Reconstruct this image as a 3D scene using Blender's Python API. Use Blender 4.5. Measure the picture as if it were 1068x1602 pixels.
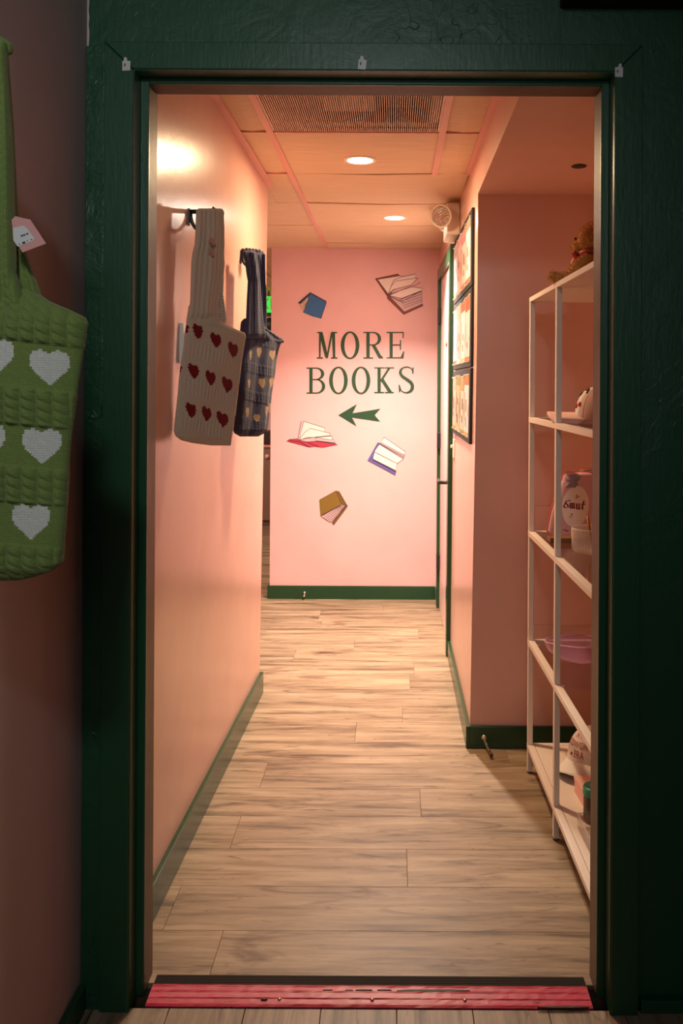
import bpy, bmesh, math, random
from mathutils import Vector, Matrix

random.seed(7)
for o in list(bpy.data.objects):
    bpy.data.objects.remove(o, do_unlink=True)
scene = bpy.context.scene
COL = scene.collection
PI = math.pi

# ------------------------------------------------------------------ camera
W, H = 1068, 1602
FPX = 1345.0                 # focal length in pixels
VX, VY = 616.0, 602.0        # where the corridor direction vanishes
EYE = 1.44
ROLL = math.radians(0.33)
cam_d = bpy.data.cameras.new('camera')
cam_d.sensor_fit = 'AUTO'
cam_d.sensor_width = 36.0
cam_d.lens = FPX / H * 36.0
cam_d.shift_x = -(VX - W / 2) / H
cam_d.shift_y = -(H / 2 - VY) / H
cam_d.clip_start = 0.05
cam = bpy.data.objects.new('camera', cam_d)
COL.objects.link(cam)
cam.matrix_world = (Matrix.Translation((0, 0, EYE)) @ Matrix.Rotation(PI / 2, 4, 'X') @ Matrix.Rotation(ROLL, 4, 'Z'))
scene.camera = cam

# ------------------------------------------------------------------ world, lights, exposure
world = bpy.data.worlds.new('world')
scene.world = world
world.use_nodes = True
world.node_tree.nodes['Background'].inputs[0].default_value = (0.55, 0.62, 0.75, 1)
world.node_tree.nodes['Background'].inputs[1].default_value = 0.008
scene.view_settings.view_transform = 'Standard'
scene.view_settings.look = 'None'
scene.view_settings.exposure = 0.0
scene.view_settings.gamma = 1.0
scene.view_settings.use_curve_mapping = False

WARM = ((1.0, 0.72, 0.42), (1.0, 0.85, 0.71))   # the nearer can is the yellower lamp
CAN_W = (6.0, 52.0)      # narrow beam of each can
CAN_WIDE = (17.5, 6.0)      # the spill round it
SHOP_W = 62.0
BACK_W = 60.0


def area(name, loc, target, size, power, color, spread=180, shape='DISK'):
    d = bpy.data.lights.new(name, 'AREA')
    d.shape = shape
    d.size = size
    d.energy = power
    d.color = color
    d.spread = math.radians(spread)
    o = bpy.data.objects.new(name, d)
    COL.objects.link(o)
    o.location = loc
    o.rotation_euler = (Vector(target) - Vector(loc)).to_track_quat('-Z', 'Y').to_euler()
    return o


# dim lamp of the front room, above and to the left of the camera
sl = bpy.data.lights.new('shop_spot', 'SPOT')
sl.energy = SHOP_W; sl.color = (0.90, 1.0, 0.97); sl.spot_size = math.radians(62); sl.spot_blend = 1.0; sl.shadow_soft_size = 0.10
so = bpy.data.objects.new('shop_spot', sl); COL.objects.link(so)
so.location = (-0.05, -0.9, 2.60)
so.rotation_euler = (Vector((-0.62, 1.7, 1.75)) - Vector(so.location)).to_track_quat('-Z', 'Y').to_euler()
# broad, weak light of the rest of the front room, behind the camera
area('shop_fill', (0.1, -1.45, 2.15), (0.35, 3.0, 0.9), 1.1, 7.0, (0.94, 0.97, 1.0))
# lamp of the room that opens to the left behind the corridor
area('back_room_lamp', (-2.2, 6.6, 2.30), (-2.2, 6.8, 0), 0.5, BACK_W, (1.0, 0.80, 0.62))


# ------------------------------------------------------------------ helpers
def lin(r, g, b):
    f = lambda c: (c / 255) / 12.92 if c / 255 <= 0.04045 else ((c / 255 + 0.055) / 1.055) ** 2.4
    return (f(r), f(g), f(b), 1)


def unroll(px, py):
    c, s = math.cos(ROLL), math.sin(ROLL)
    dx, dy = px - VX, py - VY
    return dx * c + dy * s, -dx * s + dy * c


def P(px, py, Y):
    x, y = unroll(px, py)
    return Vector((x * Y / FPX, Y, EYE - y * Y / FPX))


def Pline(px, py, p0, d):
    """point seen at (px,py) on the vertical plane through p0=(X,Y) with direction d=(dx,dy)"""
    x, y = unroll(px, py)
    a = x / FPX
    # (a*Y, Y) = p0 + t d
    t = (a * p0[1] - p0[0]) / (d[0] - a * d[1])
    Y = p0[1] + t * d[1]
    return Vector((p0[0] + t * d[0], Y, EYE - y * Y / FPX))


def tag(o, label=None, cat=None, group=None, kind=None):
    if label: o['label'] = label
    if cat: o['category'] = cat
    if group: o['group'] = group
    if kind: o['kind'] = kind
    return o


def empty(name, loc=(0, 0, 0), rz=0.0, label=None, cat=None, group=None, kind=None):
    o = bpy.data.objects.new(name, None)
    COL.objects.link(o)
    o.location = loc
    o.rotation_euler = (0, 0, rz)
    o.empty_display_size = 0.05
    return tag(o, label, cat, group, kind)


class MB:
    """collects faces; build() links them as one mesh object. With inv=True vertices are given in
    world space and moved into the parent's space."""
    def __init__(self):
        self.v, self.f, self.m, self.s = [], [], [], []

    def add(self, verts, faces, mat=0, smooth=False):
        b = len(self.v)
        self.v += [Vector(p) for p in verts]
        for f in faces:
            self.f.append([b + i for i in f])
            self.m.append(mat)
            self.s.append(smooth)
        return self

    def box(self, x0, x1, y0, y1, z0, z1, mat=0):
        vs = [(x, y, z) for z in (z0, z1) for y in (y0, y1) for x in (x0, x1)]
        return self.add(vs, [(0, 2, 3, 1), (4, 5, 7, 6), (0, 1, 5, 4), (2, 6, 7, 3), (0, 4, 6, 2), (1, 3, 7, 5)], mat)

    def obox(self, c, ax, ay, az, mat=0):
        c, ax, ay, az = map(Vector, (c, ax, ay, az))
        vs = [c + ax * i + ay * j + az * k for k in (-1, 1) for j in (-1, 1) for i in (-1, 1)]
        return self.add(vs, [(0, 2, 3, 1), (4, 5, 7, 6), (0, 1, 5, 4), (2, 6, 7, 3), (0, 4, 6, 2), (1, 3, 7, 5)], mat)

    def prism(self, poly, fn0, fn1, mat=0):
        """poly of 2d points; fn0/fn1 map a 2d point to the front/back 3d point"""
        n = len(poly)
        vs = [fn0(p) for p in poly] + [fn1(p) for p in poly]
        fs = [list(range(n)), list(range(2 * n - 1, n - 1, -1))]
        fs += [(i, i + n, (i + 1) % n + n, (i + 1) % n) for i in range(n)]
        return self.add(vs, fs, mat)

    def tube(self, pts, r, n=10, mat=0, caps=True, closed=False):
        pts = [Vector(p) for p in pts]
        m = len(pts)
        rs = r if isinstance(r, (list, tuple)) else [r] * m
        t0 = (pts[1] - pts[0]).normalized()
        up = Vector((0, 0, 1)) if abs(t0.z) < 0.9 else Vector((1, 0, 0))
        nrm = t0.cross(up).normalized()
        vs = []
        for i, p in enumerate(pts):
            a = pts[(i - 1) % m] if (i > 0 or closed) else p
            b = pts[(i + 1) % m] if (i < m - 1 or closed) else p
            t = (b - a).normalized()
            nrm = (nrm - t * nrm.dot(t)).normalized()
            bn = t.cross(nrm)
            for k in range(n):
                q = 2 * PI * k / n
                vs.append(p + (nrm * math.cos(q) + bn * math.sin(q)) * rs[i])
        fs = []
        segs = m if closed else m - 1
        for i in range(segs):
            j = (i + 1) % m
            for k in range(n):
                l = (k + 1) % n
                fs.append((i * n + k, i * n + l, j * n + l, j * n + k))
        if caps and not closed:
            fs.append(tuple(range(n - 1, -1, -1)))
            fs.append(tuple((m - 1) * n + k for k in range(n)))
        return self.add(vs, fs, mat, True)

    def lathe(self, prof, c=(0, 0, 0), n=40, mat=0, axis=None, rib=0.0, nrib=0):
        """profile [(r,z)] turned round z (or the given axis)"""
        c = Vector(c)
        M = Vector(axis).to_track_quat('Z', 'Y').to_matrix() if axis is not None else Matrix.Identity(3)
        vs = []
        for r, z in prof:
            for k in range(n):
                a = 2 * PI * k / n
                rr = r + (rib * math.cos(nrib * a) if nrib and r > 0.01 else 0)
                vs.append(c + M @ Vector((rr * math.cos(a), rr * math.sin(a), z)))
        fs = []
        for i in range(len(prof) - 1):
            for k in range(n):
                l = (k + 1) % n
                fs.append((i * n + k, i * n + l, (i + 1) * n + l, (i + 1) * n + k))
        if prof[0][0] > 1e-5: fs.append(tuple(range(n - 1, -1, -1)))
        if prof[-1][0] > 1e-5: fs.append(tuple((len(prof) - 1) * n + k for k in range(n)))
        return self.add(vs, fs, mat, True)

    def build(self, name, mats, parent=None, bevel=0.0, seg=2, world=False, label=None, fix=True):
        me = bpy.data.meshes.new(name)
        vs = self.v
        if world and parent is not None:
            M = parent.matrix_basis.inverted()
            vs = [M @ p for p in vs]
        me.from_pydata([tuple(p) for p in vs], [], self.f)
        if not isinstance(mats, (list, tuple)): mats = [mats]
        for mt in mats: me.materials.append(mt)
        me.polygons.foreach_set('material_index', self.m)
        me.polygons.foreach_set('use_smooth', self.s)
        if fix:
            bm = bmesh.new(); bm.from_mesh(me)
            bmesh.ops.recalc_face_normals(bm, faces=bm.faces)
            bm.to_mesh(me); bm.free()
        me.update()
        o = bpy.data.objects.new(name, me)
        COL.objects.link(o)
        if parent is not None: o.parent = parent
        if bevel:
            b = o.modifiers.new('bevel', 'BEVEL')
            b.width = bevel; b.segments = seg; b.limit_method = 'ANGLE'; b.angle_limit = math.radians(40)
            b.harden_normals = False
        if label: o['label'] = label
        return o


def struct(name, mb, mats, parent=None, **k):
    o = mb.build(name, mats, parent, **k)
    if parent is None: o['kind'] = 'structure'
    return o


def copy_tree(o, parent=None):
    c = o.copy(); COL.objects.link(c)
    if parent is not None: c.parent = parent
    for ch in list(o.children): copy_tree(ch, c)
    return c


# ------------------------------------------------------------------ materials
class NT:
    def __init__(self, name):
        self.mat = bpy.data.materials.new(name)
        self.mat.use_nodes = True
        self.t = self.mat.node_tree
        self.n = self.t.nodes
        self.b = self.n['Principled BSDF']
        self.out = self.n['Material Output']

    def node(self, typ, **kw):
        nd = self.n.new(typ)
        for k, v in kw.items():
            if k in nd.inputs: nd.inputs[k].default_value = v
            else: setattr(nd, k, v)
        return nd

    def link(self, a, b): self.t.links.new(a, b)

    def ramp(self, fac, stops, interp='LINEAR'):
        r = self.n.new('ShaderNodeValToRGB')
        r.color_ramp.interpolation = interp
        while len(r.color_ramp.elements) < len(stops): r.color_ramp.elements.new(0.5)
        for e, (p, c) in zip(r.color_ramp.elements, stops):
            e.position = p
            e.color = c if len(c) == 4 else (*c, 1)
        self.link(fac, r.inputs[0])
        return r

    def coords(self, scale=(1, 1, 1), rnd=False, src='Object'):
        tc = self.n.new('ShaderNodeTexCoord')
        mp = self.n.new('ShaderNodeMapping')
        mp.inputs['Scale'].default_value = scale
        self.link(tc.outputs[src], mp.inputs['Vector'])
        if rnd:
            oi = self.n.new('ShaderNodeObjectInfo')
            mu = self.node('ShaderNodeVectorMath', operation='SCALE')
            mu.inputs[0].default_value = (37.0, 91.0, 53.0)
            self.link(oi.outputs['Random'], mu.inputs['Scale'])
            self.link(mu.outputs[0], mp.inputs['Location'])
        return mp.outputs[0]

    def noise(self, vec, scale, detail=4, rough=0.55, dist=0.0):
        t = self.n.new('ShaderNodeTexNoise')
        t.inputs['Scale'].default_value = scale
        t.inputs['Detail'].default_value = detail
        t.inputs['Roughness'].default_value = rough
        t.inputs['Distortion'].default_value = dist
        self.link(vec, t.inputs['Vector'])
        return t.outputs['Fac']

    def bump(self, h, strength, dist=0.01, prev=None):
        b = self.n.new('ShaderNodeBump')
        b.inputs['Strength'].default_value = strength
        b.inputs['Distance'].default_value = dist
        self.link(h, b.inputs['Height'])
        if prev is not None: self.link(prev, b.inputs['Normal'])
        self.link(b.outputs[0], self.b.inputs['Normal'])
        return b.outputs[0]

    def mix(self, fac, a, b, mode='MIX'):
        m = self.n.new('ShaderNodeMix')
        m.data_type = 'RGBA'; m.blend_type = mode
        for s, v in ((0, fac), (6, a), (7, b)):
            if hasattr(v, 'default_value') or hasattr(v, 'links'): self.link(v, m.inputs[s])
            else: m.inputs[s].default_value = v
        return m.outputs[2]

    def math(self, op, a, b=0.0, clamp=False):
        m = self.n.new('ShaderNodeMath'); m.operation = op; m.use_clamp = clamp
        for s, v in ((0, a), (1, b)):
            if hasattr(v, 'links'): self.link(v, m.inputs[s])
            else: m.inputs[s].default_value = v
        return m.outputs[0]


def simple(name, col, rough=0.5, metal=0.0, spec=0.5, emit=None, estr=0.0):
    m = NT(name)
    m.b.inputs['Base Color'].default_value = col
    m.b.inputs['Roughness'].default_value = rough
    m.b.inputs['Metallic'].default_value = metal
    m.b.inputs['Specular IOR Level'].default_value = spec
    if emit:
        m.b.inputs['Emission Color'].default_value = emit
        m.b.inputs['Emission Strength'].default_value = estr
    return m.mat


def paint(name, col, rough=0.4, fine=250, fs=0.08, coarse=14, cs=0.12, var=0.05, spec=0.5):
    """rolled wall paint: orange peel plus slow waviness, slight colour variation"""
    m = NT(name)
    v = m.coords()
    n1 = m.noise(v, fine, 2)
    n2 = m.noise(v, coarse, 4)
    dark = tuple(c * (1 - var) for c in col[:3]) + (1,)
    lite = tuple(min(1, c * (1 + var)) for c in col[:3]) + (1,)
    r = m.ramp(m.noise(v, 3.0, 5), [(0.3, dark), (0.7, lite)])
    m.link(r.outputs[0], m.b.inputs['Base Color'])
    b = m.bump(n2, cs, 0.01)
    m.bump(n1, fs, 0.002, b)
    m.b.inputs['Roughness'].default_value = rough
    m.b.inputs['Specular IOR Level'].default_value = spec
    return m.mat


PINK = paint('pink_wall_paint', (0.73, 0.43, 0.355, 1), 0.25, cs=0.06)
PINK_MATT = paint('pink_wall_paint_matt', (0.80, 0.485, 0.475, 1), 0.62)
MAUVE = paint('mauve_wall_paint', (0.42, 0.31, 0.315, 1), 0.6)
PINK_TRIM = paint('pink_trim_paint', (0.74, 0.37, 0.30, 1), 0.45, cs=0.04)


def green_mat(name, col, rough, lump):
    m = NT(name)
    v = m.coords()
    n1 = m.noise(m.coords((1, 1, 0.15)), 120, 3)
    n2 = m.noise(v, 9, 6, 0.6, 0.6)
    vo = m.node('ShaderNodeTexVoronoi', feature='DISTANCE_TO_EDGE')
    vo.inputs['Scale'].default_value = 7
    dv = m.node('ShaderNodeVectorMath', operation='ADD')
    nz = m.n.new('ShaderNodeTexNoise'); nz.inputs['Scale'].default_value = 5
    m.link(v, nz.inputs['Vector']); m.link(v, dv.inputs[0]); m.link(nz.outputs['Color'], dv.inputs[1])
    m.link(dv.outputs[0], vo.inputs['Vector'])
    crack = m.ramp(vo.outputs['Distance'], [(0.0, (1, 1, 1)), (0.014, (0, 0, 0))])
    msk = m.ramp(m.noise(v, 3.1, 2), [(0.52, (0, 0, 0)), (0.62, (1, 1, 1))])
    cm = m.math('MULTIPLY', crack.outputs[0], msk.outputs[0])
    b = m.bump(n2, 0.25 * lump, 0.012)
    b = m.bump(cm, 0.30 * lump, 0.003, b)
    m.bump(n1, 0.25, 0.002, b)
    m.b.inputs['Base Color'].default_value = col
    m.b.inputs['Roughness'].default_value = rough
    return m.mat


GREEN_WALL = green_mat('dark_green_wall_paint', (0.011, 0.068, 0.030, 1), 0.42, 1.0)
GREEN = green_mat('dark_green_gloss_paint', (0.011, 0.068, 0.029, 1), 0.36, 0.35)
GREEN_BASE = paint('green_baseboard_paint', (0.010, 0.056, 0.020, 1), 0.24, cs=0.05)
GREEN_LETTER = simple('green_vinyl', (0.012, 0.062, 0.024, 1), 0.5)


def wood_floor(name, cols, long_scale=1.0):
    m = NT(name)
    v = m.coords((0.8, 9, 9), True)
    n = m.noise(v, 2.2, 8, 0.62, 0.35)
    v2 = m.coords((1.6, 26, 26), True)
    n2 = m.noise(v2, 2.6, 6, 0.65, 0.2)
    v3 = m.coords((3.2, 15, 15), True)
    kn = m.noise(v3, 1.0, 3, 0.6, 0.9)
    base = m.ramp(n, [(0.34, cols[0]), (0.45, cols[1]), (0.62, cols[2])])
    fine = m.ramp(n2, [(0.36, (0.52, 0.46, 0.40, 1)), (0.55, (1, 1, 1, 1))])
    c1 = m.mix(0.55, base.outputs[0], fine.outputs[0], 'MULTIPLY')
    knr = m.ramp(kn, [(0.57, (1, 1, 1, 1)), (0.70, (0.36, 0.28, 0.21, 1))])
    c2 = m.mix(0.8, c1, knr.outputs[0], 'MULTIPLY')
    k2 = m.noise(m.coords((7, 34, 15), True), 1.0, 4, 0.65, 1.4)
    k2r = m.ramp(k2, [(0.60, (1, 1, 1, 1)), (0.70, (0.42, 0.34, 0.27, 1))])
    c2 = m.mix(0.75, c2, k2r.outputs[0], 'MULTIPLY')
    oi = m.n.new('ShaderNodeObjectInfo')
    tone = m.ramp(oi.outputs['Random'], [(0.0, (0.95, 0.95, 0.95, 1)), (1.0, (1.03, 1.02, 1.0, 1))])
    c3 = m.mix(1.0, c2, tone.outputs[0], 'MULTIPLY')
    m.link(c3, m.b.inputs['Base Color'])
    m.b.inputs['Roughness'].default_value = 0.46
    m.b.inputs['Specular IOR Level'].default_value = 0.4
    m.bump(n2, 0.12, 0.003)
    return m.mat


FLOOR = wood_floor('light_oak_plank', [(0.115, 0.073, 0.042, 1), (0.285, 0.199, 0.122, 1), (0.41, 0.303, 0.20, 1)])
FLOOR_OLD = wood_floor('worn_brown_plank', [(0.16, 0.115, 0.08, 1), (0.30, 0.22, 0.155, 1), (0.40, 0.30, 0.22, 1)])
GAP = simple('dark_gap', (0.10, 0.065, 0.04, 1), 0.9)
VOID = simple('dark_ceiling_void', (0.02, 0.014, 0.01, 1), 0.9)


def tile_mat():
    m = NT('wood_grain_ceiling_tile')
    v = m.coords((1.0, 22, 8), True)
    n = m.noise(v, 6, 5, 0.6)
    r = m.ramp(n, [(0.3, (0.62, 0.42, 0.25, 1)), (0.7, (0.76, 0.56, 0.36, 1))])
    m.link(r.outputs[0], m.b.inputs['Base Color'])
    m.b.inputs['Roughness'].default_value = 0.6
    m.bump(n, 0.06, 0.002)
    return m.mat


TILE = tile_mat()
BROWN = paint('bronze_brown_jamb', (0.13, 0.082, 0.046, 1), 0.45, cs=0.15, var=0.15, spec=0.22)
WHITE = paint('warm_white_metal', (0.82, 0.72, 0.64, 1), 0.38, cs=0.02, var=0.02)
CREAM = simple('cream_plastic', (0.80, 0.68, 0.55, 1), 0.4)
BLACK = simple('black_metal', (0.012, 0.011, 0.010, 1), 0.4)
BLACK_MATT = simple('black_felt', (0.018, 0.018, 0.016, 1), 0.85)
WHITE_TAPE = simple('white_tape', (0.62, 0.60, 0.58, 1), 0.6)
BRASS = simple('dull_screw_metal', (0.6, 0.55, 0.45, 1), 0.35, 1.0)


def saddle_mat():
    m = NT('chipped_pink_threshold_paint')
    v = m.coords((1, 6, 1))
    n = m.noise(v, 9, 6, 0.65)
    n2 = m.noise(m.coords((2.5, 30, 1)), 4, 5, 0.7)
    chip = m.ramp(n2, [(0.625, (0, 0, 0, 1)), (0.65, (1, 1, 1, 1))])
    base = m.ramp(n, [(0.35, (0.44, 0.018, 0.055, 1)), (0.6, (0.60, 0.030, 0.085, 1))])
    c = m.mix(chip.outputs[0], base.outputs[0], (0.02, 0.012, 0.015, 1))
    m.link(c, m.b.inputs['Base Color'])
    m.b.inputs['Roughness'].default_value = 0.4
    m.bump(n, 0.35, 0.003)
    return m.mat


SADDLE = saddle_mat()


def knit(name, col, rough=0.95, scale=260):
    m = NT(name)
    v = m.coords()
    w = m.n.new('ShaderNodeTexWave')
    w.wave_type = 'BANDS'; w.bands_direction = 'Z'
    w.inputs['Scale'].default_value = scale / 3.2
    w.inputs['Distortion'].default_value = 1.5
    w.inputs['Detail'].default_value = 2
    m.link(v, w.inputs['Vector'])
    n = m.noise(v, scale * 2, 3, 0.7)
    s = m.math('ADD', m.math('MULTIPLY', w.outputs['Fac'], 0.35), n)
    m.bump(s, 0.45, 0.0015)
    r = m.ramp(n, [(0.25, tuple(c * 0.72 for c in col[:3]) + (1,)), (0.75, tuple(min(1, c * 1.2) for c in col[:3]) + (1,))])
    m.link(r.outputs[0], m.b.inputs['Base Color'])
    m.b.inputs['Roughness'].default_value = rough
    m.b.inputs['Specular IOR Level'].default_value = 0.15
    m.b.inputs['Sheen Weight'].default_value = 0.15
    return m.mat


def thin_glass(name, tint, refl=0.12):
    m = NT(name)
    m.n.remove(m.b)
    tr = m.n.new('ShaderNodeBsdfTransparent'); tr.inputs[0].default_value = tint
    gl = m.n.new('ShaderNodeBsdfGlossy'); gl.inputs['Roughness'].default_value = 0.03
    lw = m.n.new('ShaderNodeLayerWeight'); lw.inputs['Blend'].default_value = 0.5
    pw = m.math('POWER', lw.outputs['Facing'], 5.0)
    fr = m.math('ADD', m.math('MULTIPLY', pw, 0.9), 0.04)
    mx = m.n.new('ShaderNodeMixShader')
    m.link(fr, mx.inputs[0]); m.link(tr.outputs[0], mx.inputs[1]); m.link(gl.outputs[0], mx.inputs[2])
    m.link(mx.outputs[0], m.out.inputs[0])
    return m.mat


GLASS = thin_glass('shelf_glass', (0.90, 0.86, 0.84, 1))
CLEAR = thin_glass('clear_plastic', (0.93, 0.90, 0.88, 1))


# ------------------------------------------------------------------ wall surfaces (slightly out of plumb, as in the old building)
Y_DOOR0, Y_DOOR1 = 2.03, 2.10      # jamb depth
Y_CORNER = 3.42
Y_FAR = 5.78
CEIL = 2.355
SOFFIT = 2.20
Y_LEFT_END = 4.0


def xl(Y, z):
    t = (Y - 2.3) / 1.7
    bot = -0.652 + t * 0.034
    top = -0.583 + t * (-0.008)
    return bot + (top - bot) * max(0, min(1, z / CEIL))


def xr(Y, z):
    t = (Y - Y_CORNER) / (Y_FAR - Y_CORNER)
    a = 0.309 + 0.021 * min(1, z / 1.7)
    b = 0.303 - 0.002 * min(1, z / 1.7)
    return a + (b - a) * max(0, t)


# ------------------------------------------------------------------ floor
fl = struct('floor', MB().box(-3.6, 1.2, 2.06, 9.2, -0.06, -0.014), GAP)
PL, PW = 1.22, 0.2005
pm = MB().box(0, PL - 0.0008, 0, PW - 0.0006, -0.0135, 0)
plank0 = pm.build('plank', FLOOR, fl, bevel=0.0006, seg=1)
plank0.location = (-5, 2.065, 0)
first = True
row = 0
offs = {0: -0.65 - 0.0, 1: 0.50, 2: 0.072, 3: -0.445, 4: 0.30}
y = 2.065
while y < 6.3:
    # plank ends read off the photograph where they can be seen
    off = {0: -0.44, 1: 0.62, 2: 0.048, 3: -0.50, 4: 0.10, 5: 0.75, 6: 0.45, 7: -0.15, 12: -0.52, 15: -0.43}.get(row, random.uniform(0, PL))
    x = off - 3 * PL
    while x < 1.1:
        if x + PL > -3.0 or True:
            if x + PL > (-1.1 if y < 3.9 else -3.0) and x < 1.1:
                c = plank0 if first else plank0.copy()
                if not first: COL.objects.link(c)
                first = False
                c.location = (x, y, 0)
        x += PL
    y += PW
    row += 1
y_rest = y
rest = MB()
while y < 9.1:
    off = random.uniform(0, PL)
    x = off - 3 * PL
    while x < 1.1:
        rest.box(x, x + PL - 0.0014, y, y + PW - 0.0012, -0.0135, 0)
        x += PL
    y += PW
o = rest.build('far_planks', FLOOR, fl); o['kind'] = 'stuff'

fn = struct('floor_shop', MB().box(-0.9, 2.4, -1.6, 1.99, -0.06, -0.014), GAP)
npl = MB().box(0, PL - 0.0014, 0, 0.1745 - 0.0015, -0.0135, 0).build('plank', FLOOR_OLD, fn, bevel=0.0008, seg=1)
npl.rotation_euler = (0, 0, -PI / 2)
first = True
k = 0
xs = -0.508 - 0.1745 * 2
while xs < 2.3:
    yy = 1.982 - (0 if k % 2 else 0.0)
    for j in range(3):
        c = npl if first else npl.copy()
        if not first: COL.objects.link(c)
        first = False
        c.location = (xs, yy - j * PL - (0 if j == 0 else 0), 0)
    xs += 0.1745
    k += 1

# ------------------------------------------------------------------ threshold
th = empty('threshold', (-0.045, 2.03, 0), label='worn metal threshold painted bright pink across the bottom of the doorway', cat='threshold')
m = MB()
prof = [(-0.046, 0), (-0.046, 0.004), (-0.040, 0.0075), (-0.037, 0.0075), (-0.034, 0.006), (-0.024, 0.0075), (-0.021, 0.0095), (-0.018, 0.0075),
        (-0.004, 0.0085), (0.001, 0.0105), (0.004, 0.0085), (0.014, 0.0085), (0.018, 0.010), (0.024, 0.007), (0.024, 0)]
nx = 60
vs = []
for i in range(nx + 1):
    X = -0.521 + 1.034 * i / nx
    for (yy, zz) in prof:
        vs.append((X, yy, zz * 0.7 + (random.uniform(-0.0004, 0.0004) if zz > 0.003 else 0)))
n = len(prof)
fs = [(i * n + k, (i + 1) * n + k, (i + 1) * n + k + 1, i * n + k + 1) for i in range(nx) for k in range(n - 1)]
m.add(vs, fs, 0, False)
m.build('saddle', SADDLE, th)
m = MB()
for k in range(4):
    m.box(-0.521, 0.513, 0.0245 + k * 0.0085, 0.0245 + k * 0.0085 + 0.007, 0, 0.005)
m.box(-0.521, 0.513, 0.024, 0.060, 0, 0.003)
m.build('ridged_strip', simple('dark_brown_vinyl', (0.020, 0.013, 0.010, 1), 0.75, spec=0.2), th, label='dark brown ridged strip')
rc = random.Random(11)
BARE = simple('bare_black_metal', (0.012, 0.008, 0.008, 1), 0.6)
for (x0_, x1_, yc_, hw_) in ((620, 735, 1550, 1.9), (590, 612, 1549, 1.0), (556, 582, 1549, 1.1), (540, 552, 1549.5, 0.8), (505, 520, 1549, 0.6), (840, 921, 1576, 1.5), (408, 418, 1563, 1.2)):
    up_, dn_ = [], []
    K_ = 12
    for i_ in range(K_ + 1):
        t_ = i_ / K_
        a_ = hw_ * (math.sin(PI * t_) ** 0.5 + 0.02) * rc.uniform(0.6, 1.0)
        for lst, yy_ in ((up_, yc_ - a_), (dn_, yc_ + a_)):
            dx_, dy_ = unroll(x0_ + (x1_ - x0_) * t_, yy_)
            Yg = (EYE - 0.0068) * FPX / dy_
            lst.append((dx_ * Yg / FPX + 0.045, Yg - 2.03))
    MB().prism(up_ + dn_[::-1], lambda p: (p[0], p[1], 0.0078), lambda p: (p[0], p[1], 0.004)).build('bare_patch', BARE, th, label='black patch where the pink paint has worn off')
for px_ in (437, 582, 727):
    p = P(px_, 1566, 2.005)
    MB().lathe([(0, 0.0082), (0.0035, 0.0078), (0.0042, 0.0065), (0.0042, 0.003)], (p.x + 0.045, p.y - 2.03, 0), 12).build('screw', BRASS, th)

# ------------------------------------------------------------------ front-room walls and door frame
XO0, XO1, ZO = -0.601, 0.504, 2.160      # rough opening (reveal)
XI0, XI1, ZI = -0.581, 0.4855, 2.146     # inner edge of green stop
wd = MB()
XWL, XWR, ZT = -0.83, 2.3, 2.75
wd.box(XWL, XO0, 1.99, 2.06, 0, ZT); wd.box(XO1, XWR, 1.99, 2.06, 0, ZT); wd.box(XO0, XO1, 1.99, 2.06, ZO, ZT)
struct('wall_front', wd, GREEN_WALL)
struct('wall_left', MB().box(-0.83, -0.714, -1.6, 1.989, 0, ZT), MAUVE)
struct('ceiling_shop', MB().box(-0.83, 2.3, -1.6, 2.06, ZT, ZT + 0.05), paint('dim_ceiling_paint', (0.35, 0.33, 0.32, 1), 0.7))
struct('baseboard_left', MB().box(-0.713, -0.698, -1.6, 1.965, 0.0, 0.062), GREEN_WALL, bevel=0.002)
struct('baseboard_front', MB().box(0.575, XWR, 1.972, 1.989, 0.0, 0.03), GREEN_WALL, bevel=0.002)

# jagged paint line between mauve wall and green wall
m = MB()
vs, fs = [], []
N = 160
for i in range(N + 1):
    z = 0.05 + 2.65 * i / N
    w_ = 0.0025 + 0.0045 * max(0, math.sin(z * 1.7 - 1.2)) + random.uniform(-0.0012, 0.0012)
    vs += [(-0.714, 1.9885, z), (-0.714 + w_, 1.9885, z)]
fs = [(2 * i, 2 * i + 1, 2 * i + 3, 2 * i + 2) for i in range(N)]
m.add(vs, fs)
struct('trim_1', m, simple('pale_pink_caulk', (0.55, 0.42, 0.42, 1), 0.5), fix=False)

# rough flat board left of the casing
struct('trim_2', MB().box(-0.711, -0.669, 1.975, 1.989, 0, 2.215), green_mat('peeling_green_board', (0.012, 0.070, 0.031, 1), 0.33, 2.4), bevel=0.0015)

dr = empty('door_1', (-0.05, 1.98, 0), kind='structure')
dr['label'] = 'dark green painted door frame around the open doorway'
D = (-0.05, 1.98)


def cas(poly):
    mb = MB()
    mb.prism(poly, lambda p: (p[0] - D[0], 1.966 - D[1], p[1]), lambda p: (p[0] - D[0], 1.989 - D[1], p[1]))
    return mb.build('casing_board', GREEN, dr, bevel=0.0018)


CO0, CO1, CZ = -0.667, 0.566, 2.222
g = 0.0006
cas([(CO0, 0), (XO0, 0), (XO0, ZO - g), (CO0, CZ - g)])
cas([(XO1, 0), (CO1, 0), (CO1, CZ - g), (XO1, ZO - g)])
cas([(XO0 + g, ZO), (XO1 - g, ZO), (CO1 - g, CZ), (CO0 + g, CZ)])
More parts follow.
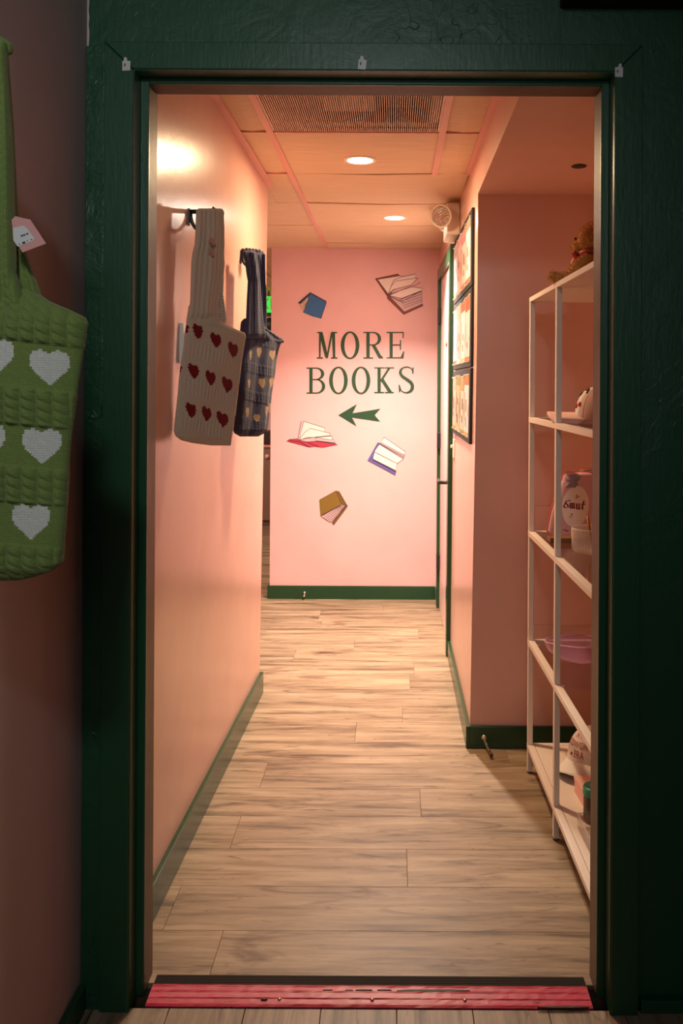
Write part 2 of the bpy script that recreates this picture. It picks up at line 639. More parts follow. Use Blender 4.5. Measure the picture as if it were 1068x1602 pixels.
# reveal lining, then the stop, then the bronze jamb faces
m = MB()
m.box(XO0 - D[0], XO0 + 0.002 - D[0], 1.97 - D[1], 2.03 - D[1], 0, ZO)
m.box(XO1 - 0.002 - D[0], XO1 - D[0], 1.97 - D[1], 2.03 - D[1], 0, ZO)
m.box(XO0 - D[0], XO1 - D[0], 1.97 - D[1], 2.03 - D[1], ZO - 0.002, ZO)
m.build('reveal', GREEN, dr)
for (a, b, c, d) in ((XO0, XI0 + 0.001, 0, ZO), (XI1 - 0.001, XO1, 0, ZO), (XI0, XI1, ZI - 0.001, ZO)):
    MB().box(a - D[0], b - D[0], 2.022 - D[1], 2.035 - D[1], c, d).build('door_stop', GREEN, dr, bevel=0.003)
for (a, b, c, d) in ((XO0, XI0, 0, ZO), (XI1, XO1, 0, ZO), (XI0 + 0.0004, XI1 - 0.0004, ZI, ZO)):
    MB().box(a - D[0], b - D[0], 2.035 - D[1], 2.10 - D[1], c, d).build('jamb_lining', BROWN, dr, bevel=0.001, label='bronze brown jamb lining')


# bits of tape
for (cx, cy, tx, where) in ((197.5, 101, 0.0, 'at the corner over the knitted green bag'), (566.5, 99, 0.1, 'in the middle of the head casing'), (968, 111, 0.02, 'at the corner over the white shelf')):
    p = P(cx, cy, 1.9655)
    m = MB()
    pts = [(-0.009, -0.014), (0.009, -0.0135), (0.0095, 0.008), (0.002, 0.009), (0.0015, 0.014), (-0.002, 0.0175), (-0.006, 0.015), (-0.0055, 0.009), (-0.009, 0.008)]
    if cx > 900: pts = [(-a, b) for a, b in pts]
    m.prism(pts, lambda q: (q[0], 0, q[1]), lambda q: (q[0], 0.0006, q[1]))
    m.prism([(-0.004, -0.006), (-0.001, -0.002), (-0.003, 0.004), (-0.0055, 0.0)], lambda q: (q[0], -0.0002, q[1]), lambda q: (q[0], 0, q[1]), 1)
    o = m.build('tape_scrap', [WHITE_TAPE, simple('tape_smudge', (0.12, 0.11, 0.10, 1), 0.7)])
    o.location = (p.x, 1.9652, p.z); o.rotation_euler = (0, tx, 0)
    tag(o, 'torn white tape scrap stuck ' + where, 'tape', 'tape scraps on the door casing')

# black object projecting from the wall at the top right
p = P(880, 12, 1.95)
bl = MB().box(p.x, 2.0, 1.93, 1.988, 2.312, 2.53).build('wall_box', simple('black_lacquer', (0.003, 0.003, 0.003, 1), 0.8), bevel=0.006)
tag(bl, 'black box mounted high on the green wall above the door frame', 'box')

# ------------------------------------------------------------------ corridor shell
def warped_wall(name, fn, y0, y1, z0, z1, back, mat, ny=8, nz=6):
    m = MB(); vs = []
    for i in range(ny + 1):
        for j in range(nz + 1):
            Y = y0 + (y1 - y0) * i / ny; z = z0 + (z1 - z0) * j / nz
            vs.append((fn(Y, z), Y, z))
    q = lambda i, j: i * (nz + 1) + j
    fs = [(q(i, j), q(i + 1, j), q(i + 1, j + 1), q(i, j + 1)) for i in range(ny) for j in range(nz)]
    nb = len(vs)
    # closing: back plane and rims
    vs2 = [(back, Y, z) for (x, Y, z) in vs]
    fs2 = [tuple(nb + t for t in reversed(f)) for f in fs]
    rim = []
    for i in range(ny):
        rim += [(q(i, 0), q(i + 1, 0), nb + q(i + 1, 0), nb + q(i, 0)), (q(i, nz), q(i + 1, nz), nb + q(i + 1, nz), nb + q(i, nz))]
    for j in range(nz):
        rim += [(q(0, j), q(0, j + 1), nb + q(0, j + 1), nb + q(0, j)), (q(ny, j), q(ny, j + 1), nb + q(ny, j + 1), nb + q(ny, j))]
    m.add(vs + vs2, fs + fs2 + rim)
    return struct(name, m, mat)


warped_wall('wall_corridor_left', xl, 2.061, Y_LEFT_END, 0, 2.42, -0.83, PINK)
warped_wall('wall_corridor_right', xr, Y_CORNER, Y_FAR + 0.12, 0, 2.42, 1.10, PINK)
# header over the recess and the recess itself
m = MB()
m.add([(xr(Y_CORNER, 2.3) - 0.001, Y_CORNER, SOFFIT), (0.325, 2.061, SOFFIT), (0.325, 2.061, 2.42), (xr(Y_CORNER, 2.3) - 0.001, Y_CORNER, 2.42),
       (1.10, Y_CORNER, SOFFIT), (1.10, 2.061, SOFFIT), (1.10, 2.061, 2.42), (1.10, Y_CORNER, 2.42)],
      [(0, 1, 2, 3), (4, 7, 6, 5), (0, 4, 5, 1), (3, 2, 6, 7), (1, 5, 6, 2), (0, 3, 7, 4)])
struct('ceiling_recess', m, PINK)
struct('wall_recess_right', MB().box(0.93, 1.10, 2.061, Y_CORNER - 0.001, 0, SOFFIT), PINK)
p = P(905, 256, 2.97)
hc = MB().lathe([(0.018, 0), (0.024, -0.001), (0.026, -0.003), (0.020, -0.005), (0, -0.005)], (0, 0, 0), 24).build('ceiling_plug', simple('dark_bronze_plug', (0.03, 0.015, 0.012, 1), 0.5))
hc.location = (p.x, 2.97, SOFFIT)
tag(hc, 'small dark round plug in the pink soffit over the white shelf', 'ceiling cap')
# faint access panel on the recess end wall
ap = MB().box(P(836, 790, 3.41).x, 0.925, 3.4105, Y_CORNER, P(836, 978, 3.41).z, P(836, 792, 3.41).z).build('access_panel', PINK, bevel=0.003)
tag(ap, 'flush pink painted access panel in the wall behind the white shelf', 'panel')

# far partition
struct('wall_far', MB().box(P(423.5, 600, Y_FAR).x, 0.42, Y_FAR, Y_FAR + 0.12, 0, 2.42), PINK_MATT)
XF = P(423.5, 600, Y_FAR).x
# room beyond, to the left
struct('wall_back', MB().box(-3.6, 1.2, 8.95, 9.1, 0, 2.42), PINK_MATT)
struct('wall_back_left', MB().box(-3.7, -3.6, Y_LEFT_END - 0.3, 9.1, 0, 2.42), PINK_MATT)
struct('wall_back_right', MB().box(1.0, 1.1, Y_FAR + 0.13, 8.95, 0, 2.42), PINK_MATT)
struct('wall_back_near', MB().box(-3.7, -0.831, Y_LEFT_END - 0.3, Y_LEFT_END - 0.15, 0, 2.42), PINK_MATT)

# baseboards
BB = 0.088


def base_strip(name, p0, p1, n, h=BB, t=0.015, mat=GREEN_BASE):
    """strip from p0 to p1 standing t proud in direction n"""
    p0, p1, n = Vector(p0), Vector(p1), Vector(n).normalized() * t
    m = MB()
    c = (p0 + p1) / 2 + n / 2
    m.obox((c.x, c.y, h / 2), ((p1 - p0) / 2).to_3d(), (n / 2).to_3d(), (0, 0, h / 2))
    return struct(name, m, mat, bevel=0.0025)


base_strip('baseboard_corridor_left', (xl(2.10, 0.04), 2.105), (xl(Y_LEFT_END, 0.04), Y_LEFT_END + 0.012), (1, 0), 0.098, 0.017)
base_strip('baseboard_left_end', (-0.83, Y_LEFT_END + 0.0005), (xl(Y_LEFT_END, 0.04) - 0.001, Y_LEFT_END + 0.0005), (0, 1), 0.098, 0.012)
base_strip('baseboard_corridor_right', (xr(Y_CORNER, 0.04), Y_CORNER - 0.014), (xr(4.55, 0.04), 4.548), (-1, 0), BB, 0.016)
base_strip('baseboard_recess', (xr(Y_CORNER, 0.04) - 0.001, Y_CORNER - 0.0005), (0.929, Y_CORNER - 0.0005), (0, -1), BB, 0.014)
base_strip('baseboard_recess_right', (0.9295, 2.12), (0.9295, 3.40), (-1, 0), BB, 0.014)
base_strip('baseboard_far', (XF - 0.014, Y_FAR - 0.0005), (0.285, Y_FAR - 0.0005), (0, -1), BB, 0.015)
base_strip('baseboard_far_end', (XF - 0.0005, Y_FAR), (XF - 0.0005, Y_FAR + 0.12), (-1, 0), BB, 0.014)
base_strip('baseboard_corner', (xr(5.64, 0.04), 5.632), (xr(5.78, 0.04), 5.762), (-1, 0), BB, 0.014)

# ------------------------------------------------------------------ suspended ceiling
ce = struct('ceiling', MB().box(-3.6, 1.1, 2.061, 8.95, 2.50, 2.56), VOID)
ROWS = [2.514, 3.126, 3.738, 4.350, 4.962, 5.574]
YS = [2.061] + ROWS + [6.186, 6.798, 7.41, 8.022, 8.634, 8.95]
CB0, CB1 = -0.455, 0.171
barmat = PINK_TRIM


def tile(x0, x1, y0, y1, sag=0.0):
    if x1 - x0 < 0.02: return
    m = MB()
    e = 0.004
    dz = [random.uniform(0, 0.006) for _ in range(4)]
    a, b, c, d = x0 + e, x1 - e, y0 + e, y1 - e
    zs = CEIL + 0.001
    xm = (a + b) / 2
    low = [(a, c, zs + dz[0]), (xm, c, zs - sag), (b, c, zs + dz[1]), (b, d, zs + dz[2]), (xm, d, zs - sag * 0.4), (a, d, zs + dz[3])]
    up = [(q[0], q[1], q[2] + 0.012) for q in low]
    m.add(low + up, [(0, 1, 4, 5), (1, 2, 3, 4), (6, 11, 10, 7), (7, 10, 9, 8), (0, 6, 7, 1), (1, 7, 8, 2), (2, 8, 9, 3), (3, 9, 10, 4), (4, 10, 11, 5), (5, 11, 6, 0)])
    cx, cy = (a + b) / 2, (c + d) / 2
    m.v = [Vector((q.x - cx, q.y - cy, q.z)) for q in m.v]
    o = m.build('ceiling_tile', TILE, ce)
    o.location = (cx, cy, 0)


for i in range(len(YS) - 1):
    y0, y1 = YS[i], YS[i + 1]
    xlw = -0.577 if y1 <= 3.8 else (-3.59 if y0 >= 3.7 else -0.577)
    # left of main bar
    if y1 <= 3.8:
        tile(-0.577, CB0, y0, y1)
    elif y0 < 4.0:
        tile(-0.60, CB0, y0, y1)
        for x1 in (-0.60, -1.075, -1.695, -2.315, -2.935): tile({-0.60: -1.075}.get(x1, x1 - 0.62), x1 + (0.0072 if x1 == -0.60 else 0), 4.0, y1)
    else:
        x1 = CB0
        while x1 > -3.5:
            x0 = max(-3.59, x1 - 0.62)
            if y0 < 4.0 and x0 < -0.6:
                tile(-0.60 if x1 > -0.6 else x0, x1, y0 if x1 > -0.6 else 4.0, y1)
            else: tile(x0, x1, y0, y1)
            x1 -= 0.62
    if i == 1: pass       # the return grille sits here
    else:
        if y1 <= 3.75: tile(CB0, CB1, y0, y1, 0.003)
    if y1 <= 3.75: tile(CB1, 0.326 if y1 < 3.8 else 0.30, y0, y1)
    elif y1 <= 5.8: tile(CB0, 0.325, y0, min(y1, Y_FAR) - 0.001, random.uniform(0.002, 0.006))
    elif y0 < 5.6: tile(CB0, 0.32, y0, Y_FAR - 0.003, 0.002)
    else: tile(CB0, 0.99, max(y0, 5.91), y1)


def bar(x0, x1, y0, y1, z=CEIL, h=0.012):
    MB().box(x0, x1, y0, y1, z - 0.0025, z + h).build('grid_bar', barmat, ce)


bar(CB0 - 0.012, CB0 + 0.012, 2.061, 5.775)
bar(CB1 - 0.012, CB1 + 0.012, 2.061, 3.742)
bar(-0.590, -0.5595, 2.061, 3.99, CEIL - 0.0015)
bar(0.305, 0.332, 2.061, 3.738, CEIL - 0.0008)
bar(-0.56, CB0 - 0.013, 3.118, 3.134); bar(CB0 + 0.013, CB1 - 0.013, 3.116, 3.132); bar(CB1 + 0.013, 0.30, 3.120, 3.134)
bar(-0.56, CB0 - 0.013, 3.732, 3.745)
bar(-0.56, CB0 - 0.013, 2.506, 2.522); bar(CB0 + 0.013, CB1 - 0.013, 2.506, 2.522); bar(CB1 + 0.013, 0.30, 2.506, 2.522)
for yy in (4.35, 4.962, 5.574):
    bar(-1.06, CB0 - 0.013, yy - 0.004, yy + 0.004, CEIL + 0.008)
    bar(CB0 + 0.013, 0.296, yy - 0.004, yy + 0.004, CEIL + 0.010)
for xx in (-1.075, -1.695, -2.315, -2.935): bar(xx - 0.012, xx + 0.012, 4.02, 8.94)
for yy in (6.186, 6.798, 7.41, 8.022, 8.634): bar(-3.5, 0.98, yy - 0.006, yy + 0.006, CEIL + 0.001)

# return-air grille
gx0, gx1, gy0, gy1 = CB0 + 0.014, CB1 - 0.014, 2.526, 3.112
gr = empty('air_return_grille', ((gx0 + gx1) / 2, (gy0 + gy1) / 2, CEIL), label='square egg-crate air return grille in the wood grain ceiling', cat='vent')
GR = simple('grille_metal', (0.80, 0.58, 0.47, 1), 0.5)
m = MB()
nsl = 82
for k in range(nsl):
    x = gx0 + (k + 0.5) * (gx1 - gx0) / nsl
    m.box(x - 0.0014, x + 0.0014, gy0, gy1, CEIL + 0.001, CEIL + 0.010)
nsy = 0
for k in range(nsy):
    yk = gy0 + (k + 0.5) * (gy1 - gy0) / nsy
    m.box(gx0, gx1, yk - 0.0008, yk + 0.0008, CEIL + 0.003, CEIL + 0.010)
o = m.build('slats', GR, gr, world=True); o['kind'] = 'stuff'
m = MB()
for (a, b, c, d) in ((gx0 - .012, gx0 + 0.003, gy0 - .012, gy1 + .012), (gx1 - 0.003, gx1 + .012, gy0 - .012, gy1 + .012), (gx0, gx1, gy0 - .012, gy0 + 0.003), (gx0, gx1, gy1 - 0.003, gy1 + .012)):
    m.box(a, b, c, d, CEIL + 0.0012, CEIL + 0.012)
m.build('frame', GR, gr, world=True)
m = MB()
m.box(gx0, gx1, gy0, gy1, CEIL + 0.09, CEIL + 0.10)
for (a, b, c, d) in ((gx0, gx0 + 0.035, gy0, gy1), (gx1 - 0.035, gx1, gy0, gy1), (gx0, gx1, gy1 - 0.04, gy1)):
    m.box(a, b, c, d, CEIL + 0.02, CEIL + 0.024, 1)
m.build('duct_box', [simple('duct_dark', (0.36, 0.25, 0.19, 1), 0.7), simple('duct_flange', (0.85, 0.68, 0.55, 1), 0.6)], gr, world=True)
pd = P(545, 165, 2.82)
MB().box(-0.25, -0.07, 2.82, 3.04, CEIL + 0.05, CEIL + 0.06).build('damper', simple('damper_metal', (0.9, 0.75, 0.62, 1), 0.5), gr, world=True, bevel=0.004)

# ------------------------------------------------------------------ recessed lights
DIFF = simple('led_diffuser', (1, 1, 1, 1), 0.5, emit=(1.0, 0.78, 0.50, 1), estr=14.0)


def can(px_, py_, Y, label):
    X = P(px_, py_, Y).x
    t = empty('ceiling_light', (X, Y, CEIL), label=label, cat='ceiling light', group='recessed lights in the corridor ceiling')
    MB().lathe([(0.050, 0.002), (0.052, -0.004), (0.060, -0.0055), (0.068, -0.004), (0.070, 0.0)], (0, 0, 0), 48).build('trim_ring', simple('light_trim', (0.85, 0.72, 0.6, 1), 0.4), t)
    MB().lathe([(0, -0.0035), (0.052, -0.0035), (0.052, 0.0)], (0, 0, 0), 48).build('diffuser', DIFF, t)
    k = 0 if Y < 4 else 1
    area('lamp', (X, Y, CEIL - 0.006), (X, Y, 0), 0.10, CAN_W[k], WARM[k], 122)
    area('lamp', (X, Y, CEIL - 0.007), (X, Y, 0), 0.10, CAN_WIDE[k], WARM[k], 178)
    return t


can(563, 250, 3.50, 'round recessed ceiling light nearer the doorway, beside the air grille')
can(617, 340, 4.70, 'round recessed ceiling light beside the twin-head emergency lamp')

# ------------------------------------------------------------------ lettering, arrow and book decals on the far wall
YL = Y_FAR - 0.0012


def flat(mb, poly, org, sc, layer=0, mat=0, th=0.0008):
    Yf = YL - layer * 0.0004

    def f0(p):
        q = P(org[0] + p[0] / sc, org[1] + p[1] / sc, Y_FAR); return (q.x, Yf - 0.0004, q.z)

    def f1(p):
        q = P(org[0] + p[0] / sc, org[1] + p[1] / sc, Y_FAR); return (q.x, Y_FAR - 0.0002, q.z)
    mb.prism(poly, f0, f1, mat)


def ringq(mb, c, o, i, org, sc, a0=0, a1=360, n=40):
    for k in range(n):
        t0 = math.radians(a0 + (a1 - a0) * k / n); t1 = math.radians(a0 + (a1 - a0) * (k + 1) / n)
        flat(mb, [(c[0] + o[0] * math.cos(t0), c[1] + o[1] * math.sin(t0)), (c[0] + o[0] * math.cos(t1), c[1] + o[1] * math.sin(t1)),
                  (c[0] + i[0] * math.cos(t1), c[1] + i[1] * math.sin(t1)), (c[0] + i[0] * math.cos(t0), c[1] + i[1] * math.sin(t0))], org, sc)


def stroke(mb, pts, ws, org, sc, layer=0, mat=0):
    """strip of varying width along smooth path"""
    L, R = [], []
    for i, p in enumerate(pts):
        a = pts[max(0, i - 1)]; b = pts[min(len(pts) - 1, i + 1)]
        t = Vector((b[0] - a[0], b[1] - a[1])).normalized()
        nn = Vector((-t.y, t.x)) * (ws[i] if isinstance(ws, list) else ws) / 2
        L.append((p[0] + nn.x, p[1] + nn.y)); R.append((p[0] - nn.x, p[1] - nn.y))
    for i in range(len(pts) - 1):
        flat(mb, [L[i], L[i + 1], R[i + 1], R[i]], org, sc, layer, mat)


def spline(pts, n=8):
    out = []
    for i in range(len(pts) - 1):
        p0 = pts[max(0, i - 1)]; p1 = pts[i]; p2 = pts[i + 1]; p3 = pts[min(len(pts) - 1, i + 2)]
        for k in range(n):
            t = k / n
            out.append(tuple(0.5 * (2 * b + (c - a) * t + (2 * a - 5 * b + 4 * c - d) * t * t + (3 * b - a - 3 * c + d) * t ** 3) for a, b, c, d in zip(p0, p1, p2, p3)))
    out.append(tuple(pts[-1]))
    return out


LO, LS = (470, 505), 5.621
lt = empty('wall_lettering', tuple(P(565, 615, Y_FAR)), label='dark green serif lettering MORE BOOKS on the pink far wall', cat='lettering')


def letter(polys, rings=(), strokes=()):
    m = MB()
    for i_, q in enumerate(polys): flat(m, q, LO, LS, 0.3 + 0.12 * i_)
    for r in rings: ringq(m, *r[:3], LO, LS, *r[3:])
    for s in strokes: stroke(m, s[0], s[1], LO, LS)
    m.build('letter', GREEN_LETTER, lt, world=True)


R_ = lambda a, b, c, d: [(a, b), (c, b), (c, d), (a, d)]
letter([[(163, 85), (180, 85), (176, 306), (162, 306)], [(160, 82), (194, 82), (236, 268), (240, 312), (222, 312), (212, 290)],
        [(268, 82), (284, 82), (240, 312), (226, 300)], [(274, 82), (303, 82), (306, 310), (284, 310)],
        R_(146, 80, 188, 91), R_(274, 80, 322, 91), R_(142, 304, 197, 316), R_(267, 304, 325, 316)])
letter([], [((435, 198), (82, 123), (49, 108))])
letter([R_(578, 84, 608, 310), R_(552, 80, 642, 91), R_(552, 304, 637, 316), R_(606, 189, 642, 201),
        [(624, 198), (656, 195), (706, 285), (724, 303), (726, 314), (690, 314), (682, 304)]], [((640, 140.5), (68, 60.5), (39, 48), -90, 90)])
letter([R_(782, 84, 810, 310), R_(756, 80, 906, 91), [(897, 84), (908, 80), (906, 136), (896, 136)], R_(808, 189, 878, 201),
        [(873, 153), (884, 153), (883, 238), (872, 238)], [(756, 304), (896, 302), (906, 314), (756, 314)], [(878, 304), (902, 252), (912, 252), (905, 314)]])
letter([R_(77, 397, 106, 620), R_(52, 393, 140, 404), R_(52, 612, 140, 624), R_(104, 494, 140, 505)],
       [((138, 448.5), (70, 55.5), (42, 44.5), -90, 90), ((140, 559), (77, 65), (48, 54), -90, 90)])
letter([], [((333, 507), (82, 122), (49, 107))])
letter([], [((531, 507), (82, 122), (49, 107))])
letter([R_(676, 397, 705, 615), R_(648, 391, 734, 402), R_(648, 608, 734, 620), R_(738, 391, 822, 402), R_(740, 608, 820, 620),
        [(703, 518), (703, 500), (768, 400), (790, 400), (712, 520)], [(706, 508), (724, 484), (806, 610), (770, 612)]])
letter([[(984, 392), (994, 392), (993, 448), (980, 448)], [(861, 545), (873, 545), (878, 606), (868, 614), (864, 606)]], (),
       [(spline([(987, 440), (975, 405), (935, 390), (893, 402), (877, 436), (893, 470), (935, 500), (972, 530), (983, 565), (968, 600), (928, 616), (888, 600), (870, 560)], 6),
         [10, 10, 10, 10, 10, 10] + [10, 10, 11, 11, 12, 12] + [13] * 6 + [16, 18, 20, 22, 24, 24] + [26] * 6 + [28] * 6 + [30] * 12 + [30, 30, 30, 29, 28, 27] + [26, 24, 22, 20, 18, 16] + [14, 13, 12, 12, 12, 12] + [11] * 6 + [10] * 6 + [10] * 7)])
m = MB()
flat(m, [(330, 813), (495, 715), (458, 795), (452, 833), (493, 912)], LO, LS)
flat(m, [(455, 796), (703, 755), (652, 812), (700, 870), (450, 834)], LO, LS, 0.2)
ar = m.build('arrow_decal', GREEN_LETTER)
tag(ar, 'dark green arrow pointing left under the lettering', 'arrow')

INK = simple('ink_purple_line', (0.06, 0.018, 0.035, 1), 0.6)


def decal(label, org, sc, fills, lines, lw=4.0, mats=None):
    """flat vinyl picture: coloured fills plus inked lines, one sheet on the wall"""
    m = MB()
    ms = [INK]
    for k, (col, poly) in enumerate(fills):
        if col not in ms: ms.append(col)
        flat(m, poly, org, sc, 1 + k, ms.index(col))
        stroke(m, poly + [poly[0]], lw * 0.9, org, sc, 1 + k + 0.5, 0)
    for l in lines: stroke(m, l, lw * 0.75, org, sc, len(fills) + 2, 0)
    o = m.build('book_decal', ms, fix=True)
    tag(o, label, 'wall decal', 'book decals on the far wall')


def vin(name, r, g_, b): return simple(name, lin(r, g_, b), 0.55)


V_PAGE = vin('page_cream', 240, 222, 214); V_PAGE2 = vin('page_shade', 214, 178, 182); V_BLUE = vin('book_blue', 50, 105, 160); V_BLUE2 = vin('book_blue_dark', 34, 62, 100)
V_RED = vin('book_red', 190, 50, 72); V_VIO = vin('book_violet', 98, 92, 160); V_OLI = vin('book_olive', 130, 100, 35); V_OLI2 = vin('book_olive_dark', 112, 84, 28); V_BRN = vin('book_brown', 135, 62, 28)
V_TAN = vin('page_tan', 232, 205, 178)
o1 = (460, 420)
decal('small blue closed-back book picture, upper part of the far wall', o1, 4.855,
      [(V_TAN, [(42, 268), (100, 210), (110, 250), (72, 325)]), (V_BLUE2, [(30, 262), (122, 182), (132, 190), (104, 216), (48, 268)]),
       (V_BLUE, [(122, 182), (245, 250), (242, 268), (204, 380), (140, 362), (70, 333), (118, 200)])],
      [[(60, 270), (92, 240)], [(66, 285), (95, 255)], [(68, 300), (98, 262)], [(120, 190), (238, 254)]])
decal('open book picture with brown cover and many pages, top of the far wall', o1, 4.855,
      [(V_BRN, [(616, 78), (786, 42), (810, 60), (722, 215), (706, 210)]), (V_PAGE, [(632, 84), (800, 56), (880, 70), (716, 196)]), (V_BRN, [(706, 196), (725, 208), (830, 330), (978, 272), (976, 284), (832, 350), (706, 226)]),
       (V_PAGE2, [(722, 210), (820, 250), (968, 170), (970, 272), (836, 330)]),
       (V_PAGE, [(714, 190), (755, 90), (808, 66), (924, 42), (918, 78), (940, 72), (888, 126), (756, 160)]),
       (V_PAGE, [(722, 206), (800, 170), (890, 140), (976, 152), (970, 168), (816, 228)])],
      [[(714, 190), (740, 130), (770, 95), (935, 74)], [(720, 200), (850, 150), (920, 128), (960, 104)], [(800, 240), (880, 205), (970, 175)], [(810, 250), (970, 195)], [(820, 265), (970, 215)], [(826, 282), (970, 235)], [(832, 300), (968, 250)], [(724, 212), (826, 262)], [(640, 92), (706, 190)]])
o3 = (440, 650)
decal('red covered open book picture lying flat, left part of the far wall', o3, 5.086,
      [(V_RED, [(44, 204), (64, 190), (130, 186), (272, 200), (448, 233), (330, 254), (262, 246), (222, 252)]),
       (V_PAGE2, [(132, 186), (158, 48), (178, 46), (150, 180), (142, 198)]), (V_PAGE, [(178, 46), (344, 98), (340, 130), (232, 102), (146, 176)]),
       (V_PAGE, [(146, 182), (190, 130), (232, 102), (394, 144), (384, 160), (406, 168), (270, 172), (150, 196)]),
       (V_PAGE2, [(142, 196), (200, 176), (268, 174), (408, 184), (432, 220), (280, 204), (200, 210)]), (V_PAGE, [(270, 174), (400, 164), (408, 186), (390, 194)])],
      [[(64, 200), (140, 204), (222, 250)], [(190, 206), (300, 246)], [(270, 178), (276, 200), (430, 218)], [(150, 190), (270, 172), (390, 158)]])
decal('violet covered open book picture tilted, right part of the far wall', o3, 5.086,
      [(V_VIO, [(768, 216), (786, 222), (722, 348), (912, 448), (906, 476), (686, 358), (742, 260)]),
       (V_PAGE2, [(726, 345), (740, 320), (914, 430), (910, 446)]), (V_PAGE, [(818, 172), (988, 290), (970, 312), (790, 214)]),
       (V_PAGE2, [(790, 214), (980, 318), (970, 352), (780, 230)]), (V_PAGE, [(780, 228), (968, 346), (920, 382), (740, 288)]),
       (V_PAGE, [(740, 290), (918, 382), (910, 438), (728, 346)])],
      [[(784, 222), (976, 328)], [(782, 226), (974, 338)], [(730, 352), (910, 446)]])
decal('olive brown closed book picture standing on its corner, lowest on the far wall', o3, 5.086,
      [(V_OLI2, [(432, 600), (460, 606), (526, 722), (478, 706)]), (V_PAGE2, [(312, 798), (478, 706), (516, 724), (410, 850), (380, 846)]),
       (V_OLI, [(304, 672), (432, 600), (478, 706), (312, 800)]), (V_OLI2, [(524, 724), (416, 868), (406, 860), (412, 842), (508, 716)])],
      [[(326, 796), (470, 716)], [(342, 808), (480, 714)], [(356, 820), (488, 716)], [(370, 832), (496, 718)], [(385, 842), (504, 722)], [(400, 846), (510, 724)], [(316, 796), (482, 704)]])

# ------------------------------------------------------------------ right-hand door
d2 = empty('door_2', (xr(5.1, 1), 5.09, 0), kind='structure')
d2['label'] = 'pale pink door with dark green casing in the corridor wall'
PINK_DOOR = paint('pale_pink_door_paint', (0.86, 0.62, 0.60, 1), 0.33, cs=0.03)


def wall_box(y0, y1, z0, z1, t0, t1):
    m = MB()
    vs = []
    for z in (z0, z1):
        for (Y, t) in ((y0, t0), (y1, t0), (y1, t1), (y0, t1)):
            vs.append((xr(Y, z) - t, Y, z))
    m.add(vs, [(0, 1, 2, 3), (4, 7, 6, 5), (0, 4, 5, 1), (1, 5, 6, 2), (2, 6, 7, 3), (3, 7, 4, 0)])
    return m


wall_box(4.645, 5.545, 0.006, 2.112, 0.0, 0.003).build('door_leaf', PINK_DOOR, d2, world=True)
wall_box(4.552, 4.642, 0, 2.19, -0.001, 0.022).build('casing_board', GREEN_BASE, d2, world=True, bevel=0.002)
wall_box(5.548, 5.63, 0, 2.19, -0.001, 0.022).build('casing_board', GREEN_BASE, d2, world=True, bevel=0.002)
wall_box(4.643, 5.547, 2.114, 2.19, -0.001, 0.022).build('casing_board', GREEN_BASE, d2, world=True, bevel=0.002)
for z in (1.885, 1.085, 0.30):
    hg = wall_box(5.515, 5.565, z - 0.05, z + 0.05, 0.003, 0.024).build('hinge', BLACK, d2, world=True, bevel=0.002)
hy, hz = 4.74, 0.903
hx = xr(hy, hz)
lv = MB().lathe([(0.027, -0.004), (0.027, 0.006), (0.015, 0.012), (0.010, 0.02), (0.010, 0.058), (0, 0.060)], (hx, hy, hz), 20, axis=(-1, 0, 0))
lv = lv.build('lever_handle', BLACK, d2, world=True, label='black lever handle')
MB().tube([(hx - 0.055, hy - 0.006, hz), (hx - 0.058, hy + 0.03, hz), (hx - 0.056, hy + 0.12, hz + 0.002)], 0.008, 10).build('lever', BLACK, lv, world=False).parent = d2
lev = [o for o in bpy.data.objects if o.name == 'lever'][0]
lev.data.transform(d2.matrix_basis.inverted())
p = P(701, 531, 5.0)
dp = MB().lathe([(0.04, -0.002), (0.041, 0.004), (0.036, 0.008), (0, 0.010)], (0, 0, 0), 28, axis=(-1, 0, 0)).build('door_disc', simple('pinkish_disc', (0.62, 0.36, 0.30, 1), 0.4), None)
dp.location = (xr(5.0, 1.7) - 0.004, 5.0, EYE - (531 - VY) * 5.0 / FPX)
tag(dp, 'small round pinkish disc on the pale pink door', 'disc')

# light switch between casing and boards
sw = empty('light_switch', (xr(4.42, 1.1), 4.42, 1.105), label='narrow cream light switch plate below the poster boards', cat='switch')
wall_box(4.40, 4.475, 1.065, 1.16, 0.0, 0.006).build('plate', CREAM, sw, world=True, bevel=0.0015)
MB().obox((xr(4.44, 1.12) - 0.012, 4.44, 1.125), (0.008, 0, 0.003), (0, 0.005, 0), (0, 0, 0.007)).build('toggle', CREAM, sw, world=True, bevel=0.001)

# ------------------------------------------------------------------ poster boards with cards
ZB = [(1.852, 2.172), (1.517, 1.846), (1.197, 1.511)]
names = ['top', 'middle', 'bottom']
cardcols = [
    [((250, 245, 235), (200, 175, 90)), ((245, 225, 205), (225, 110, 80)), ((245, 190, 160), (215, 120, 90)), ((250, 235, 225), (240, 180, 160))],
    [((250, 235, 225), (225, 120, 85)), ((255, 250, 240), (215, 190, 110)), ((245, 205, 190), (225, 150, 130)), ((250, 245, 240), (240, 215, 190))],
    [((255, 250, 245), (225, 195, 150)), ((250, 225, 195), (150, 130, 95)), ((215, 190, 140), (120, 70, 60)), ((240, 200, 170), (225, 140, 115))]]
headcols = [[(160, 140, 75), (225, 105, 75), (220, 120, 95), (200, 150, 120)], [(228, 110, 78), (226, 118, 85), (245, 190, 165), (245, 215, 195)], [(226, 140, 90), (200, 170, 120), (160, 150, 100), (235, 175, 150)]]
descs = [['with a yellow patch', 'with an orange header', 'in salmon pink', 'in pale cream'], ['with orange border', 'in white', 'in pale pink', 'in plain white'],
         ['in white and tan', 'in warm cream', 'in olive tan', 'in peach']]
PIN = simple('pink_pin', lin(250, 200, 180), 0.4)
